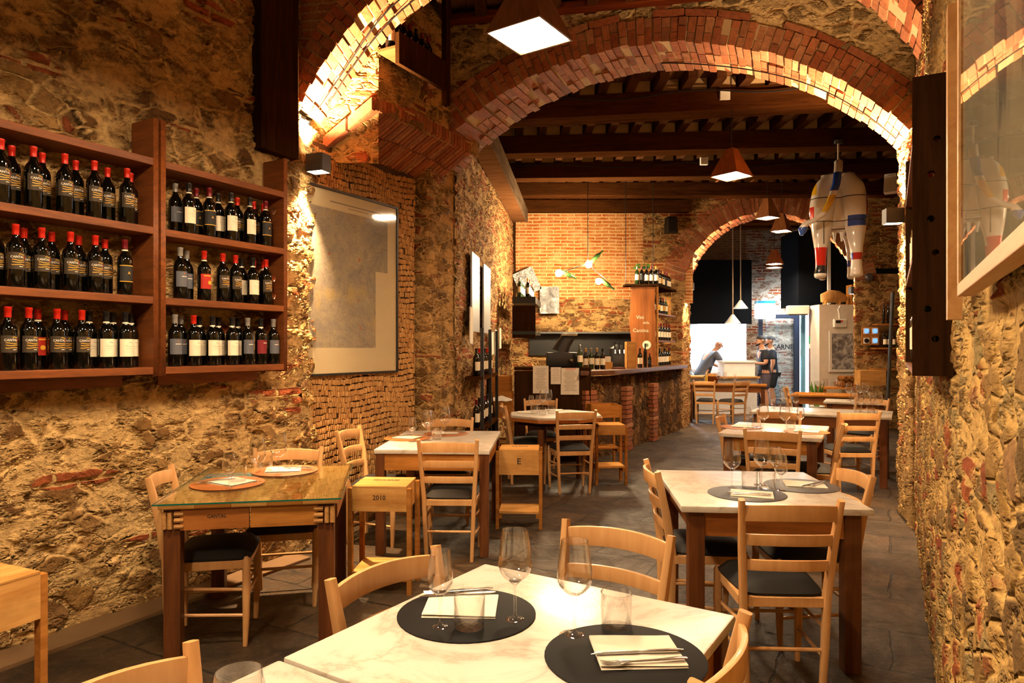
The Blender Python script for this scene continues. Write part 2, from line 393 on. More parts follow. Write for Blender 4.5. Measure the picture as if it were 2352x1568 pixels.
class Arch:
    def __init__(s, org, d, um, zc, R, u0, u1, t, sk0, sk1):
        s.org = Vector(org); s.d = Vector(d).normalized(); s.um, s.zc, s.R, s.u0, s.u1, s.t, s.sk0, s.sk1 = um, zc, R, u0, u1, t, sk0, sk1
    def p(s, u, z, w=0.0):
        k = s.sk0+(s.sk1-s.sk0)*(u-s.u0)/(s.u1-s.u0)
        q = s.org+s.d*u+Vector((k, 1.0))*w
        return (q.x, q.y, z)
    def z(s, u):
        a = s.R*s.R-(u-s.um)**2
        return s.zc+math.sqrt(max(a, 0))
    def ring(s, name, th=.27, rows=3, seed=1, outer=True):
        rnd = random.Random(seed); mb = MB()
        a0 = math.asin((s.u0-s.um)/s.R); a1 = math.asin((s.u1-s.um)/s.R)
        n = int((a1-a0)*s.R/.070); da = (a1-a0)/n
        def blk(r0, r1, aa, ab, w0, w1):
            P8 = []
            for r in (r0, r1):
                for (a, w_) in ((aa, w0), (ab, w0), (ab, w1), (aa, w1)):
                    P8.append(s.p(s.um+r*math.sin(a)+rnd.uniform(-.003, .003), s.zc+r*math.cos(a)+rnd.uniform(-.003, .003), w_))
            mb.hexa(P8)
        mb.mi = 0
        for i in range(n):
            ac = a0+da*(i+.5)+rnd.uniform(-.002, .002); hw = da*.425
            split = th*(.38 if i % 2 else .64)
            for j in range(rows):
                w0 = s.t*j/rows+.005; w1 = s.t*(j+1)/rows-.006
                r0 = s.R+rnd.uniform(-.016, .012); f = rnd.uniform(-.032, -.016) if j == 0 else 0.0
                if j == 0:
                    blk(r0, s.R+split-.005, ac-hw, ac+hw, w0+f, w1)
                    blk(s.R+split+.005, s.R+th+rnd.uniform(-.01, .01), ac-hw, ac+hw, w0+f+rnd.uniform(-.006, .006), w1)
                elif rnd.random() > .02: blk(r0, s.R+.10, ac-hw, ac+hw, w0, w1)
        if outer:
            r = s.R+th+.012; m = int((a1-a0)*r/.27)
            for i in range(m):
                aa = a0+(a1-a0)*i/m; ab = a0+(a1-a0)*(i+1)/m-.012/r
                if rnd.random() > .12: blk(r, r+.06, aa, ab, rnd.uniform(-.02, -.005), .12)
        mb.mi = 1                                          # mortar bed behind the bricks
        K = 60
        for i in range(K):
            aa = a0+(a1-a0)*i/K; ab = a0+(a1-a0)*(i+1)/K
            P8 = []
            for r in (s.R+.010, s.R+th):
                for (a, w_) in ((aa, -.006), (ab, -.006), (ab, s.t-.01), (aa, s.t-.01)):
                    P8.append(s.p(s.um+r*math.sin(a), s.zc+r*math.cos(a), w_))
            mb.hexa(P8)
        o = mb.build(name, [M['arch_brick'], M['mortar']], bevel=0); o['kind'] = 'structure'
        return o
    def spandrel(s, name, ua, ub, ztop, mat, step=.035, w=0.0, pier_left=None, back=False, over=.05):
        """wall face above the arch from ua to ub"""
        n = int((ub-ua)/step); rows = []; uvs = []
        nz = 40
        for i in range(n+1):
            u = ua+(ub-ua)*i/n
            zb = s.z(u)+over if s.u0 < u < s.u1 else s.z(min(max(u, s.u0+.001), s.u1-.001))+over
            rows.append([s.p(u, zb+(ztop-zb)*k/nz, w) for k in range(nz+1)])
            uvs.append([(u, zb+(ztop-zb)*k/nz) for k in range(nz+1)])
        return grid_mesh(name, rows, uvs, mat, flip=not back)

# floor: dark stone slabs
def floor_mat():
    t = NT('slate paving'); v = t.coord(rot=(0, 0, math.radians(29)))
    d = t.n('VectorMath', {0: t.n('VectorMath', {0: t.noise(v, 2.2, 4).outputs[1], 1: (.5, .5, .5)}, operation='SUBTRACT').outputs[0], 'Scale': .12}, operation='SCALE').outputs[0]
    v1 = t.n('VectorMath', {0: v, 1: d}, operation='ADD').outputs[0]
    b = t.n('TexBrick', {'Vector': v1, 'Color1': lin('#382a1c'), 'Color2': lin('#4c3b28'), 'Mortar': lin('#181410'), 'Scale': 1.0, 'Mortar Size': .008, 'Mortar Smooth': .4, 'Brick Width': .95, 'Row Height': .52})
    a = t.noise(v, 3.2, 8, .7, .8).outputs[0]; f = t.noise(v, 26, 6, .7).outputs[0]
    st = t.noise(t.n('Mapping', {0: v, 3: (3, 40, 1)}).outputs[0], 1.5, 3).outputs[0]
    c = t.mix(t.rng(a, .40, .66, 0, .8), b.outputs[0], lin('#15110d'))
    c = t.mix(t.rng(f, .5, .75, 0, .5), c, lin('#66563e'))
    h = t.math('ADD', t.math('MULTIPLY', a, .8), t.math('MULTIPLY', f, .25))
    h = t.math('ADD', h, t.math('MULTIPLY', st, .15))
    h = t.math('SUBTRACT', h, t.math('MULTIPLY', b.outputs[1], .35))
    return t.finish(c, t.rng(a, .3, .7, .36, .70), bump=h, bstr=.9, bdist=.035, spec=.3)
M['floor'] = floor_mat()
fl = MB().box((2, 9, -.06), (16, 26, .12)).build('floor', M['floor']); fl['kind'] = 'structure'

# ---- left wall, from behind the camera to the first arch
A1 = Arch((-1.561, 5.035), (.98, -.1993), 2.169, 2.163, 2.432, 0.02, 4.32, .5, .03, .5)
path_wall('wall_left', [(LW(1.4), 1.4), (LW(2.6), 2.6)], 0, ZT, M['stone_l'], .05, flip=True)
path_wall('wall_left', [(LW(2.6), 2.6), (-1.561, 5.035)], 0, ZT, M['stone_l'], .016, flip=True)
path_wall('wall_jamb', [(-1.561, 5.03), (-1.53, 5.42)], 0, 3.22, M['stone_l'], .016, flip=True)
path_wall('wall_left', [(LW(-2.5), -2.5), (LW(1.4), 1.4)], 0, ZT, M['stone_l'], .12, flip=True)
# low stone kerb at the foot of the left wall
kb = MB()
d2 = Vector((.485, .874)); nrm = Vector((.874, -.485))
def strip(Ya, Yb, o0, o1):
    a = Vector((LW(Ya), Ya)); b = Vector((LW(Yb), Yb))
    return [tuple(a+nrm*o0), tuple(a+nrm*o1), tuple(b+nrm*o1), tuple(b+nrm*o0)]
kb.prism(strip(1.2, 4.95, -.1, .20), -.01, .022)
k_ = kb.build('baseboard_left', plain('kerb stone', '#6e5334', .8), bevel=.006); k_['kind'] = 'structure'
# ---- right wall
path_wall('wall_right', [(RW(-.6), -.6), (RW(5.75), 5.75)], 0, ZT, M['stone_r'], .02)
path_wall('wall_right', [(RW(-2.5), -2.5), (RW(-.6), -.6)], 0, ZT, M['stone_r'], .12)
# ---- first arch
A1.ring('trim_1', .20, 3, 3, outer=False)
A1.spandrel('wall_front_arch', -.12, 4.5, ZT, M['brick_dark'], over=.17)
A1.spandrel('wall_front_arch', -.12, 4.5, ZT, M['stone_a'], .06, .49, back=True)
# ---- bay between the arches: cork niche on the left
path_wall('wall_niche', [(CK(5.1), 5.1), (CK(6.75), 6.75)], 0, 3.2, M['stone_p'], .04, flip=True)
kz0, kz1 = .30, 3.12
ckb = MB(); rnd = random.Random(5)
ya, yb = 5.16, 6.47
pa = Vector((CK(ya), ya)); pb = Vector((CK(yb), yb)); L = (pb-pa).length; dk = (pb-pa)/L; nk = Vector((dk.y, -dk.x))
ckb.mi = 1
q = [pa+nk*.03, pb+nk*.03, pb-nk*.02, pa-nk*.02]
ckb.prism([tuple(p) for p in q], kz0, kz1)
ckb.mi = 0
z = kz0; row = 0
while z < kz1-.045:
    h = .047; u = (row % 2)*.008
    while u < L-.02:
        wv = rnd.uniform(.021, .026)
        if rnd.random() > .012:
            c = pa+dk*(u+wv/2)+nk*.038; r = wv*.47
            zz = z+rnd.uniform(-.006, .006)+.012*math.sin(u*9+row*.35); hh = h-rnd.uniform(.003, .008)
            prof = [(r*.92, 0), (r, .004), (r, hh-.004), (r*.92, hh)]
            ckb.lathe(prof, 7, (c.x, c.y, zz))
        u += wv+.0015
    z += h+.001; row += 1
cp = ckb.build('wall_cork', [M['cork'], M['cork_back']], smooth=True, angle=50); cp['kind'] = 'structure'
# the wall above the niche oversails it on a brick soffit
UW = lambda Y: LW(Y)+.20
path_wall('wall_niche_upper', [(UW(5.52), 5.52), (UW(6.9), 6.9)], 3.42, ZT, M['stone_p'], .03, flip=True)
path_wall('wall_niche_return', [(-1.62, 5.49), (UW(5.52)+.01, 5.53)], 3.0, ZT, M['stone_p'], .03, flip=True)
sb = MB(); nb = 30
for i in range(nb):
    y0 = 5.45+(6.75-5.45)*i/nb; y1 = 5.45+(6.75-5.45)*(i+1)/nb-.012
    zb = 3.09+.05*math.sin(PI*(i/nb)); rr = rnd.uniform(-.006, .006)
    for (fa, fb) in ((0.0, .19), (.2, .40)):
        P8 = [(CK(y0)+fa+.01, y0, zb+fa*.80+rr), (CK(y0)+fb, y0, zb+fb*.80+rr), (CK(y1)+fb, y1, zb+fb*.80+rr), (CK(y1)+fa+.01, y1, zb+fa*.80+rr)]
        P8 += [(x, y, z+.10) for x, y, z in P8]
        sb.hexa(P8)
o_ = sb.build('trim_2', M['arch_brick']); o_['kind'] = 'structure'
# ---- second arch with its piers
A2 = Arch((-.792, 6.5), (.98, -.1993), 2.09, 1.337, 2.877, 0.0, 4.18, .6, .40, .40)
A2.ring('trim_3', .22, 3, 11)
A2.spandrel('wall_middle', -.75, 4.75, ZT, M['stone_a'], .028, over=.2)
A2.spandrel('wall_middle_rear', -.4, 4.6, ZT, M['stone_a'], .08, .59, back=True, over=.12)
zs2 = A2.z(0.001)
P = lambda u, w_=0: A2.p(u, 0, w_)[:2]
path_wall('wall_pier_left', [P(-.75), P(-.02), P(0, .03), P(0, .6), P(-.3, .6)], 0, zs2+.03, M['stone_p'], .025, flip=True)
path_wall('wall_pier_right', [P(4.75), P(4.20), P(4.18, .03), P(4.18, .6), P(4.6, .62)], 0, zs2+.03, M['stone_p'], .022)
# ---- bar room
BY = 12.8
LW2 = lambda Y: -.57+(Y-7.05)*.60/5.75
path_wall('wall_bar_left', [(LW2(7.0), 7.0), (LW2(BY), BY)], 0, ZT, M['stone_far'], .04, flip=True)
path_wall('wall_bar_right', [(RW(6.0), 6.0), (RW(BY), BY)], 0, ZT, M['stone_far'], .06)
A3 = Arch((3.215, BY), (1, 0), 1.61, 2.40, 1.65, 0.0, 3.22, .55, .5, .5)
A3.ring('trim_4', .42, 2, 21, outer=False)
def backmat():
    t = NT('back wall'); return t
# brick part over stone part left of the third arch
path_wall('wall_bar_back', [(0.0, BY+.03), (3.4, BY+.03)], 2.35, ZT, M['brick_wall'], .03, flip=True)
path_wall('wall_bar_back', [(0.0, BY), (3.2, BY), (3.22, BY+.04), (3.22+.27, BY+.55)], 0, 2.42, M['stone_far'], .03, flip=True)
path_wall('wall_bar_back', [(2.55, BY-.01), (3.25, BY-.01)], 2.42, 2.9, M['stone_far'], .03, flip=True)
A3.spandrel('wall_bar_back', -.75, 4.3, ZT, M['stone_far'], .035, -.02, over=.36)
path_wall('wall_bar_back', [(7.45, BY), (6.45, BY), (6.43, BY+.03), (6.43+.27, BY+.55)], 0, 2.9, M['stone_far'], .03)
A3.spandrel('wall_kitchen_front', -3.3, 4.9, ZT, M['stone_far'], .1, .54, back=True, over=.3)
# ---- ceilings: planks, joists, beams
c_ = MB().box((1.6, 2.2, ZT+.03), (8.5, 10.4, .06)).build('ceiling', M['plank']); c_['kind'] = 'structure'
ZB = 4.46
c_ = MB().box((3.0, 10.05, ZB+.03), (8.5, 5.5, .06)).build('ceiling', M['plank']); c_['kind'] = 'structure'
for i, x in enumerate(np.arange(-1.6, 3.2, .33)):
    j = MB().box((0, 0, 0), (.10, 2.0, .12)).build('ceiling_joist', M['joist']); j.location = (x, 5.55, ZT-.06); j['kind'] = 'structure'
for i, x in enumerate(np.arange(-.5, 7.2, .30)):
    j = MB().box((0, 0, 0), (.10, 5.6, .13)).build('ceiling_joist', M['joist']); j.location = (x, 9.95, ZB-.065); j['kind'] = 'structure'
# plaster blocking between joists above each beam
def beam(name, x0, y0, x1, y1, zb, h, d, mat=None):
    a = Vector((x0, y0)); b = Vector((x1, y1)); L_ = (b-a).length
    o = MB().box((0, 0, 0), (L_, d, h)).build(name, mat or M['beam'], bevel=.015)
    m_ = (a+b)/2; o.location = (m_.x, m_.y, zb+h/2); o.rotation_euler = (0, 0, math.atan2(b.y-a.y, b.x-a.x)); o['kind'] = 'structure'; return o
beam('ceiling_beam', -.55, 7.97, 4.6, 7.20, 4.09, .24, .30)
beam('ceiling_beam', -.42, 9.25, 5.4, 8.80, 4.09, .24, .28)
beam('ceiling_beam', -.30, 10.55, 6.1, 10.25, 4.09, .24, .26)
beam('ceiling_beam', -.15, 11.75, 6.6, 11.7, 4.10, .23, .24)
for (x0, y0, x1, y1, d) in ((-.55, 7.97, 4.6, 7.20, .30), (-.42, 9.25, 5.4, 8.80, .28), (-.30, 10.55, 6.1, 10.25, .26)):
    mb = MB()
    for x in np.arange(-.35, 6.0, .30):
        if x0 < x < x1:
            y = y0+(y1-y0)*(x-x0)/(x1-x0); mb.box((x, y, ZB-.065), (.19, d*.8, .12), rz=math.atan2(y1-y0, x1-x0))
    o = mb.build('trim_8', plain('blocking plaster', '#a88c64', .9)); o['kind'] = 'structure'
beam('trim_5', .03, BY-.1, 3.3, BY-.1, 4.03, .22, .2, M['beam'])
w_ = MB(); a = A2.p(-.6, 0, -.08); b = A2.p(4.6, 0, -.08)
beam('trim_6', a[0], a[1], b[0], b[1], ZT-.13, .07, .12, wood('red timber', '#6a2f16', '#43200f', .6, .8, (1.2, 14, 14)))
# ================================================================ lamps
def spot(name, loc, target, power, color, size=100, blend=.6, rad=.03):
    l = bpy.data.lights.new(name, 'SPOT'); l.energy = power; l.color = color; l.spot_size = math.radians(size); l.spot_blend = blend; l.shadow_soft_size = rad
    o = bpy.data.objects.new(name, l); COL.objects.link(o); o.location = loc
    o.rotation_euler = (Vector(target)-Vector(loc)).to_track_quat('-Z', 'Y').to_euler(); return o
M['lamp_glow'] = emissive('lamp opening', (1.0, .71, .42), L_PEND)
def pendant(side=.33, h=.30, cord=1.2):
    r = empty('pendant_lamp', label='x', cat='lamp')
    s = side/2; k = .045
    def pyr(s0, s1, h0, h1):
        return [(-s0, -s0, h0), (s0, -s0, h0), (s0, s0, h0), (-s0, s0, h0), (-s1, -s1, h1), (s1, -s1, h1), (s1, s1, h1), (-s1, s1, h1)]
    mb = MB(); o = pyr(s, k, 0, h); i = pyr(s-.012, k-.01, 0, h-.02); vs = o+i
    fs = [(0, 1, 5, 4), (1, 2, 6, 5), (2, 3, 7, 6), (3, 0, 4, 7), (4, 5, 6, 7)]
    fs += [(8, 12, 13, 9), (9, 13, 14, 10), (10, 14, 15, 11), (11, 15, 12, 8), (12, 15, 14, 13)]
    fs += [(0, 8, 9, 1), (1, 9, 10, 2), (2, 10, 11, 3), (3, 11, 8, 0)]
    mb._add(vs, fs); mb.build('lamp_shade', M['lamp_wood'], r)
    q = s-.016
    MB().box((0, 0, .012), (2*q, 2*q, .006)).build('light_diffuser', M['lamp_glow'], r)
    MB().lathe([(.004, h-.01), (.004, h+cord)], 6).build('cord', M['black'], r)
    return r
PL = [((.09, 3.51, 3.10), 56, 'large wooden pyramid pendant lamp nearest the camera, glowing white', 1.3),
      ((2.38, 7.40, 3.36), 40, 'wooden pyramid pendant lamp in front of the dark beams of the bar room', 1.1),
      ((X(1763, 10.5), 10.5, 3.50), 30, 'wooden pendant lamp hanging against the crown of the far brick arch', .9),
      ((X(1795, 11.4), 11.4, 3.45), 48, 'small wooden pendant lamp just below right of the far arch crown', .9),
      ((X(1779, 14.2), 14.2, 3.25), 38, 'upper of the two pendant lamps beside the far black box wall', .7),
      ((X(1778, 15.0), 15.0, 3.27), 38, 'lower and farther pendant lamp, seen right under another by the black box wall', .6),
      ((-1.05, 2.20, 3.10), 40, 'wooden pyramid pendant lamp above the tables behind the viewer', 1.3),
      ((-1.4, .10, 3.10), 40, 'wooden pyramid pendant lamp at the rear end of the front room', 1.3)]
for (loc, ang, lab, cord) in PL:
    r = pendant(.33 if loc[1] < 9 else .27, .30, (4.66 if loc[1] < 13 else 4.9)-loc[2]-.30)
    r.location = loc; r.rotation_euler = (0, 0, math.radians(ang)); r['label'] = lab; r['group'] = 'wooden pendant lamps'
def wall_lamp(loc, rz, label, pu, pd, tu, td, size=(.14, .11, .13)):
    r = empty('wall_lamp', loc, rz, label, 'lamp', 'box wall lamps')
    sx, sy, sz = size
    mb = MB()
    for (c, s) in (((0, -sy/2, 0), (sx, .006, sz)), ((0, sy/2, 0), (sx, .006, sz)), ((-sx/2, 0, 0), (.006, sy, sz)), ((sx/2, 0, 0), (.006, sy, sz))): mb.box(c, s)
    mb.build('housing', M['grey_metal'], r)
    mb = MB().box((0, 0, -sz/2+.004), (sx-.012, sy-.012, .004)).box((0, 0, sz/2-.012), (sx-.012, sy-.012, .004)); mb.build('lamp_glass', emissive('wall lamp glass', (1, .8, .5), 12.0), r)
    spot('spot_light', Vector(loc)+Vector((0, 0, sz/2+.01)), tu, pu, WARM2, 105, .9, .03)
    spot('spot_light', Vector(loc)+Vector((0, 0, -sz/2-.01)), td, pd, WARM2, 70, .9, .03)
wall_lamp((-1.455, 5.13, Zp(376, 5.13)), math.radians(-20), 'dark box wall lamp on the left jamb beside the map', L_WALL*1.3, L_WALL*1.0, (-1.38, 5.22, 4.6), (-1.70, 4.85, 0))
q = A2.p(4.10, 0, .34)
wall_lamp((q[0], q[1], Zp(497, q[1])), math.radians(-10), 'box wall lamp on the right jamb of the big arch', L_WALL*1.5, L_WALL*.7, (q[0]-.15, q[1], 4.6), (q[0]+.1, q[1], 0))
q = A3.p(.05, 0, .2)
wall_lamp((q[0]+.02, q[1], Zp(658, q[1])), 0, 'box wall lamp on the left jamb of the far arch', L_WALL*.8, L_WALL*.4, (q[0], q[1], 4.6), (q[0]-.05, q[1], 0))
q = A3.p(3.14, 0, .2)
wall_lamp((q[0], q[1]-.1, Zp(668, q[1])), 0, 'box wall lamp on the right jamb of the far arch', L_WALL*.8, L_WALL*.4, (q[0], q[1], 4.6), (q[0]+.05, q[1], 0))
wall_lamp((2.45, 4.16, 2.15), math.radians(-30), 'small box wall lamp hidden behind the drilled right rack', L_WALL*.35, L_WALL*.1, (2.2, 4.3, 4.6), (2.5, 4.2, 0), (.07, .07, .10))
# ================================================================ chairs
def make_chair():
    r = empty('dining_chair', label='x', cat='chair')
    W = M['beech']
    for s in (-1, 1):
        MB().sweep([(s*.158, -.185, 0), (s*.168, -.19, .22), (s*.176, -.19, .44), (s*.190, -.222, .66), (s*.204, -.268, .868)],
                   [.013, .015, .016, .0155, .013], [.015, .020, .024, .021, .016], 12, 4.0, up=(1, 0, 0)).build('back_post', W, r, smooth=True)
        MB().sweep([(s*.185, .175, 0), (s*.190, .180, .15), (s*.192, .182, .30), (s*.192, .182, .435), (s*.192, .180, .452)],
                   [.012, .017, .020, .018, .008], None, 12, 2.6).build('front_leg', W, r, smooth=True)
    def yb(z): return -.19-.078*max(0, (z-.44)/.428)**1.3
    def slat(z0, z1, bow, crest, nm):
        N = 10; mb = MB(); rows = []
        for i in range(N+1):
            f = i/N*2-1
            hw = .178+.024*((z0+z1)/2-.44)/.428
            x = f*hw; c = crest*(1-f*f); y0 = yb((z0+z1)/2)-bow*(1-f*f)
            rows.append([(x, y0-.009, z0+c*.8), (x, y0+.009, z0+c*.8), (x, y0+.004, z1+c), (x, y0-.012, z1+c)])
        vs = [p for q in rows for p in q]; fs = []
        for i in range(N):
            for k in range(4):
                fs.append((i*4+k, (i+1)*4+k, (i+1)*4+(k+1) % 4, i*4+(k+1) % 4))
        fs += [(0, 1, 2, 3), (N*4+3, N*4+2, N*4+1, N*4)]
        mb._add(vs, fs); mb.build(nm, W, r, bevel=.003, smooth=True, angle=50)
    slat(.775, .842, .042, .012, 'backrest_slat'); slat(.668, .716, .036, .006, 'backrest_slat'); slat(.556, .602, .030, .005, 'backrest_slat')
    for s in (-1, 1):
        MB().box((s*.184, -.005, .415), (.022, .345, .042)).build('seat_rail', W, r, bevel=.003)
    MB().box((0, .182, .415), (.36, .022, .042)).build('seat_rail', W, r, bevel=.003)
    MB().box((0, -.19, .415), (.325, .022, .042)).build('seat_rail', W, r, bevel=.003)
    for s in (-1, 1):
        for z in (.155, .285):
            MB().sweep([(s*.166, -.185, z+.02), (s*.189, .18, z)], .0085, None, 8).build('stretcher', W, r, smooth=True)
    MB().sweep([(-.19, .18, .235), (.19, .18, .235)], .0085, None, 8).build('stretcher', W, r, smooth=True)
    MB().sweep([(-.168, -.187, .21), (.168, -.187, .21)], .0085, None, 8).build('stretcher', W, r, smooth=True)
    # rounded black cushion
    mb = MB(); N = 8; G = []
    for j in range(N+1):
        row = []
        for i in range(N+1):
            fx, fy = i/N*2-1, j/N*2-1
            hw = .176+.032*(fy+1)/2
            k = 1-.10*(abs(fx)**5*abs(fy)**5)
            row.append((fx*hw*k, fy*.198*k+.008, fx, fy))
        G.append(row)
    vs = []; 
    for j in range(N+1):
        for i in range(N+1):
            x, y, fx, fy = G[j][i]
            e = (1-abs(fx)**6)*(1-abs(fy)**6)
            vs.append((x, y, .448+.042*e**.5+.008*(1-fx*fx)*(1-fy*fy)))
    b = len(vs)
    for j in range(N+1):
        for i in range(N+1): vs.append((G[j][i][0]*.98, G[j][i][1]*.98, .436))
    fs = []; n1 = N+1
    for j in range(N):
        for i in range(N):
            a = j*n1+i; fs.append((a, a+1, a+1+n1, a+n1)); fs.append((b+a, b+a+n1, b+a+1+n1, b+a+1))
    for i in range(N):
        fs.append((i, b+i, b+i+1, i+1)); a = N*n1+i; fs.append((a, a+1, b+a+1, b+a))
        a = i*n1; fs.append((a, a+n1, b+a+n1, b+a)); a = i*n1+N; fs.append((a, b+a, b+a+n1, a+n1))
    mb._add(vs, fs); mb.build('seat_cushion', M['black_cloth'], r, smooth=True, angle=60)
    return r
CH = Proto(make_chair())
def chair(B, f, label):
    f = Vector(f).normalized(); c = Vector(B)+f*.268
    return CH.put((c.x, c.y, 0), math.atan2(-f.x, f.y), label, 'ladder back beech dining chairs')
chair((-.372, 2.032), (.786, -.62), 'beech chair at left back side of the nearest marble table')
chair((.37, 2.42), (-.56, -.83), 'beech chair behind the two wine glasses at the nearest marble table')
chair((.455, 1.465), (-.854, .52), 'beech chair at right edge of the nearest table, seen end on')
chair((-.80, 1.300), (.854, -.52), 'beech chair cut off at the bottom left beside the joined near table')
chair((-1.82, 3.53), (.97, .22), 'beech chair at left of the glass topped table, against the bottle wall')
chair((-1.43, 4.37), (.22, -.97), 'beech chair at the far end of the glass topped table')
chair((-.445, 4.73), (.03, 1), 'beech chair with back to viewer at marble table before cork wall')
chair((-.565, 6.26), (0, -1), 'beech chair on far side of marble table before cork wall')
chair((-1.30, 5.42), (.98, -.2), 'beech chair seen edge on beside the cork wall, behind crate stool')
chair((-.10, 7.70), (.95, .10), 'beech chair at left of the octagonal table')
chair((.66, 6.98), (-.15, .99), 'beech chair at front right of the octagonal table, back to viewer')
chair((.36, 8.60), (0, -1), 'beech chair behind the octagonal table under the menus')
chair((1.166, 2.85), (.05, 1), 'beech chair with back to viewer at the right marble table')
chair((.755, 3.70), (1, -.05), 'beech chair on left side of the right marble table')
chair((1.79, 3.57), (-1, .05), 'beech chair on right side of the right marble table')
chair((2.03, 5.33), (.42, .9), 'beech chair behind the right marble table, back to viewer')
chair((1.97, 6.46), (.9, -.42), 'beech chair at left end of the second marble table on the right')
chair((2.84, 5.86), (-.9, .42), 'beech chair seen edge on right of the second marble table')
chair((2.72, 6.95), (-.42, -.9), 'beech chair behind the second marble table on the right')
chair((3.49, 6.86), (.05, 1), 'beech chair with back to viewer before the long table by the pier')
chair((4.62, 8.75), (-.75, -.6), 'beech chair at far right end of the long table')
chair((4.50, 11.23), (.883, -.469), 'beech chair at left of the far table before the white panel')
chair((3.80, 13.5), (.4, .9), 'left beech chair at the table in the far room')
chair((4.52, 13.4), (-.5, .85), 'right beech chair at the table in the far room')
# ================================================================ tables
def table(name, label, c, rz, w, d, top, th=.028, h=.77, leg=.075, apron=.12, legmat=None, apmat=None, inset=.04, cat='table', round_leg=False):
    r = empty(name, (c[0], c[1], 0), math.radians(rz), label, cat)
    lm = legmat or M['table_wood']; am = apmat or M['apron_wood']
    MB().box((0, 0, h-th/2), (w, d, th)).build('tabletop', top, r, bevel=.006, smooth=True, angle=30)
    lx, ly = w/2-inset-leg/2, d/2-inset-leg/2
    for sx in (-1, 1):
        for sy in (-1, 1):
            MB().sweep([(sx*lx, sy*ly, 0), (sx*lx, sy*ly, .3), (sx*lx, sy*ly, h-th)], [leg*.42, leg*.47, leg/2], None, 4, 2.0).build('leg', lm, r) if False else \
            MB().box((sx*lx, sy*ly, (h-th)/2), (leg, leg, h-th)).build('leg', lm, r, bevel=.004)
    z = h-th-apron/2
    for s in (-1, 1):
        MB().box((0, s*(ly+leg*.2), z), (2*lx-leg, .022, apron)).build('apron', am, r)
        MB().box((s*lx, 0, z), (.022, 2*ly-leg, apron)).build('apron', am, r)
    return r
mb_ = M['marble']
TA = table('marble_table', 'nearest square table with cream veined marble top', (.035, 1.742), -32.6, .835, .835, mb_, leg=.065, inset=.015)
TB = table('marble_table', 'marble table joined to the nearest one, at the bottom edge', (-.420, 1.026), -32.6, .835, .835, mb_)
def lettering(txt, size, parent, loc, rot=(0, 0, 0), m='ink', bold=True, name='lettering'): return text_mesh(txt, size, M[m], name, parent, loc, rot, bold=bold)
# glass topped table made of wine crate boards
gm = thin_glass('table glass', (.93, .98, .95), .8, .06)
ge = plain('glass edge', '#0f5a4c', .15)
rg = math.radians(15)
TG = empty('glass_topped_table', (-1.347, 3.765, 0), math.radians(10), 'wine crate table with green edged glass top by the bottle wall', 'table')
gw, gd = .86, 1.02
MB().box((0, 0, .7665), (gw, gd, .007)).build('glass_top', gm, TG)
MB().box((0, -gd/2-.001, .7665), (gw, .002, .0075)).build('glass_edge', ge, TG)
MB().box((gw/2+.001, 0, .7665), (.002, gd, .0075)).build('glass_edge', ge, TG)
MB().box((-gw/2-.001, 0, .7665), (.002, gd, .0075)).build('glass_edge', ge, TG)
for i in range(5):
    MB().box((-gw/2+.02+(gw-.04)*(i+.5)/5, 0, .751), ((gw-.04)/5-.002, gd-.02, .018)).build('board', M['crate2'] if i % 2 else M['crate'], TG)
for sx in (-1, 1):
    for sy in (-1, 1):
        MB().box((sx*(gw/2-.075), sy*(gd/2-.075), .371), (.075, .075, .742)).build('leg', M['table_wood'], TG, bevel=.004)
        mbk = MB()
        x0, y0 = sx*(gw/2-.025), sy*(gd/2-.028)
        for k in range(3):
            mbk.lathe([(.010, -.022), (.012, -.02), (.012, .02), (.010, .022)], 8, M=Matrix.Rotation(PI/2, 3, 'Y'), c=(x0-sx*.085, sy*(gd/2-.03), .655+k*.03))
        for k in range(2):
            mbk.lathe([(.010, -.04), (.012, -.038), (.012, .038), (.010, .04)], 8, c=(x0-sx*.045+sx*k*.026, sy*(gd/2-.028), .685))
        mbk.build('cork_trim', M['cork'], TG, smooth=True)['kind'] = 'stuff'
for sy in (-1, 1):
    for sx in (-1, 1):
        o = MB().box((sx*.158, sy*(gd/2-.035), .688), (.31, .02, .10)).build('crate_panel', M['crate2'] if sx > 0 else M['apron_wood'], TG)
    lettering('CANTAL', .022, TG, (-.15, sy*(gd/2-.024), .70), (0, 0, 0 if sy < 0 else PI))
for sx in (-1, 1):
    MB().box((sx*(gw/2-.04), 0, .69), (.02, .72, .10)).build('crate_panel', M['apron_wood'], TG)
tq = MB().box((0, 0, 0), (.30, .22, .0012)).build('blue_leaflet', plain('blue print', '#2f7f95', .5), TG); tq.location = (-.24, .22, .7616)
lettering('1 DOMAINE 12', .03, TG, (.18, .05, .7606), (-PI/2, 0, 0))
T2 = table('marble_table', 'marble topped table with crate apron before the cork wall', (-.55, 5.49), -3, .84, 1.15, mb_, .032, apmat=M['crate2'], inset=.008, leg=.066)
T4 = table('marble_table', 'marble topped table at right with grey round mats', (1.255, 3.60), -5, .86, .95, mb_, .03)
T5 = table('marble_table', 'second marble table on the right, set with orange mats', (2.38, 6.16), -28, .82, 1.02, mb_, .03, apmat=M['crate2'])
T6 = table('long_table', 'long marble topped table behind the chair by the pier', (3.60, 7.95), -30, 1.45, .85, mb_, .03)
T7 = table('wooden_table', 'far table with wooden top before the white panel', (5.02, 10.95), -28, .95, .78, M['crate2'], .03)
T8 = table('wooden_table', 'table set with glasses between the far table and the pier', (4.78, 9.50), -28, .78, .6, mb_, .03)
T9 = table('wooden_table', 'table in the far room before the kitchen counter', (4.42, 14.05), -20, 1.55, .7, M['crate2'], .03)
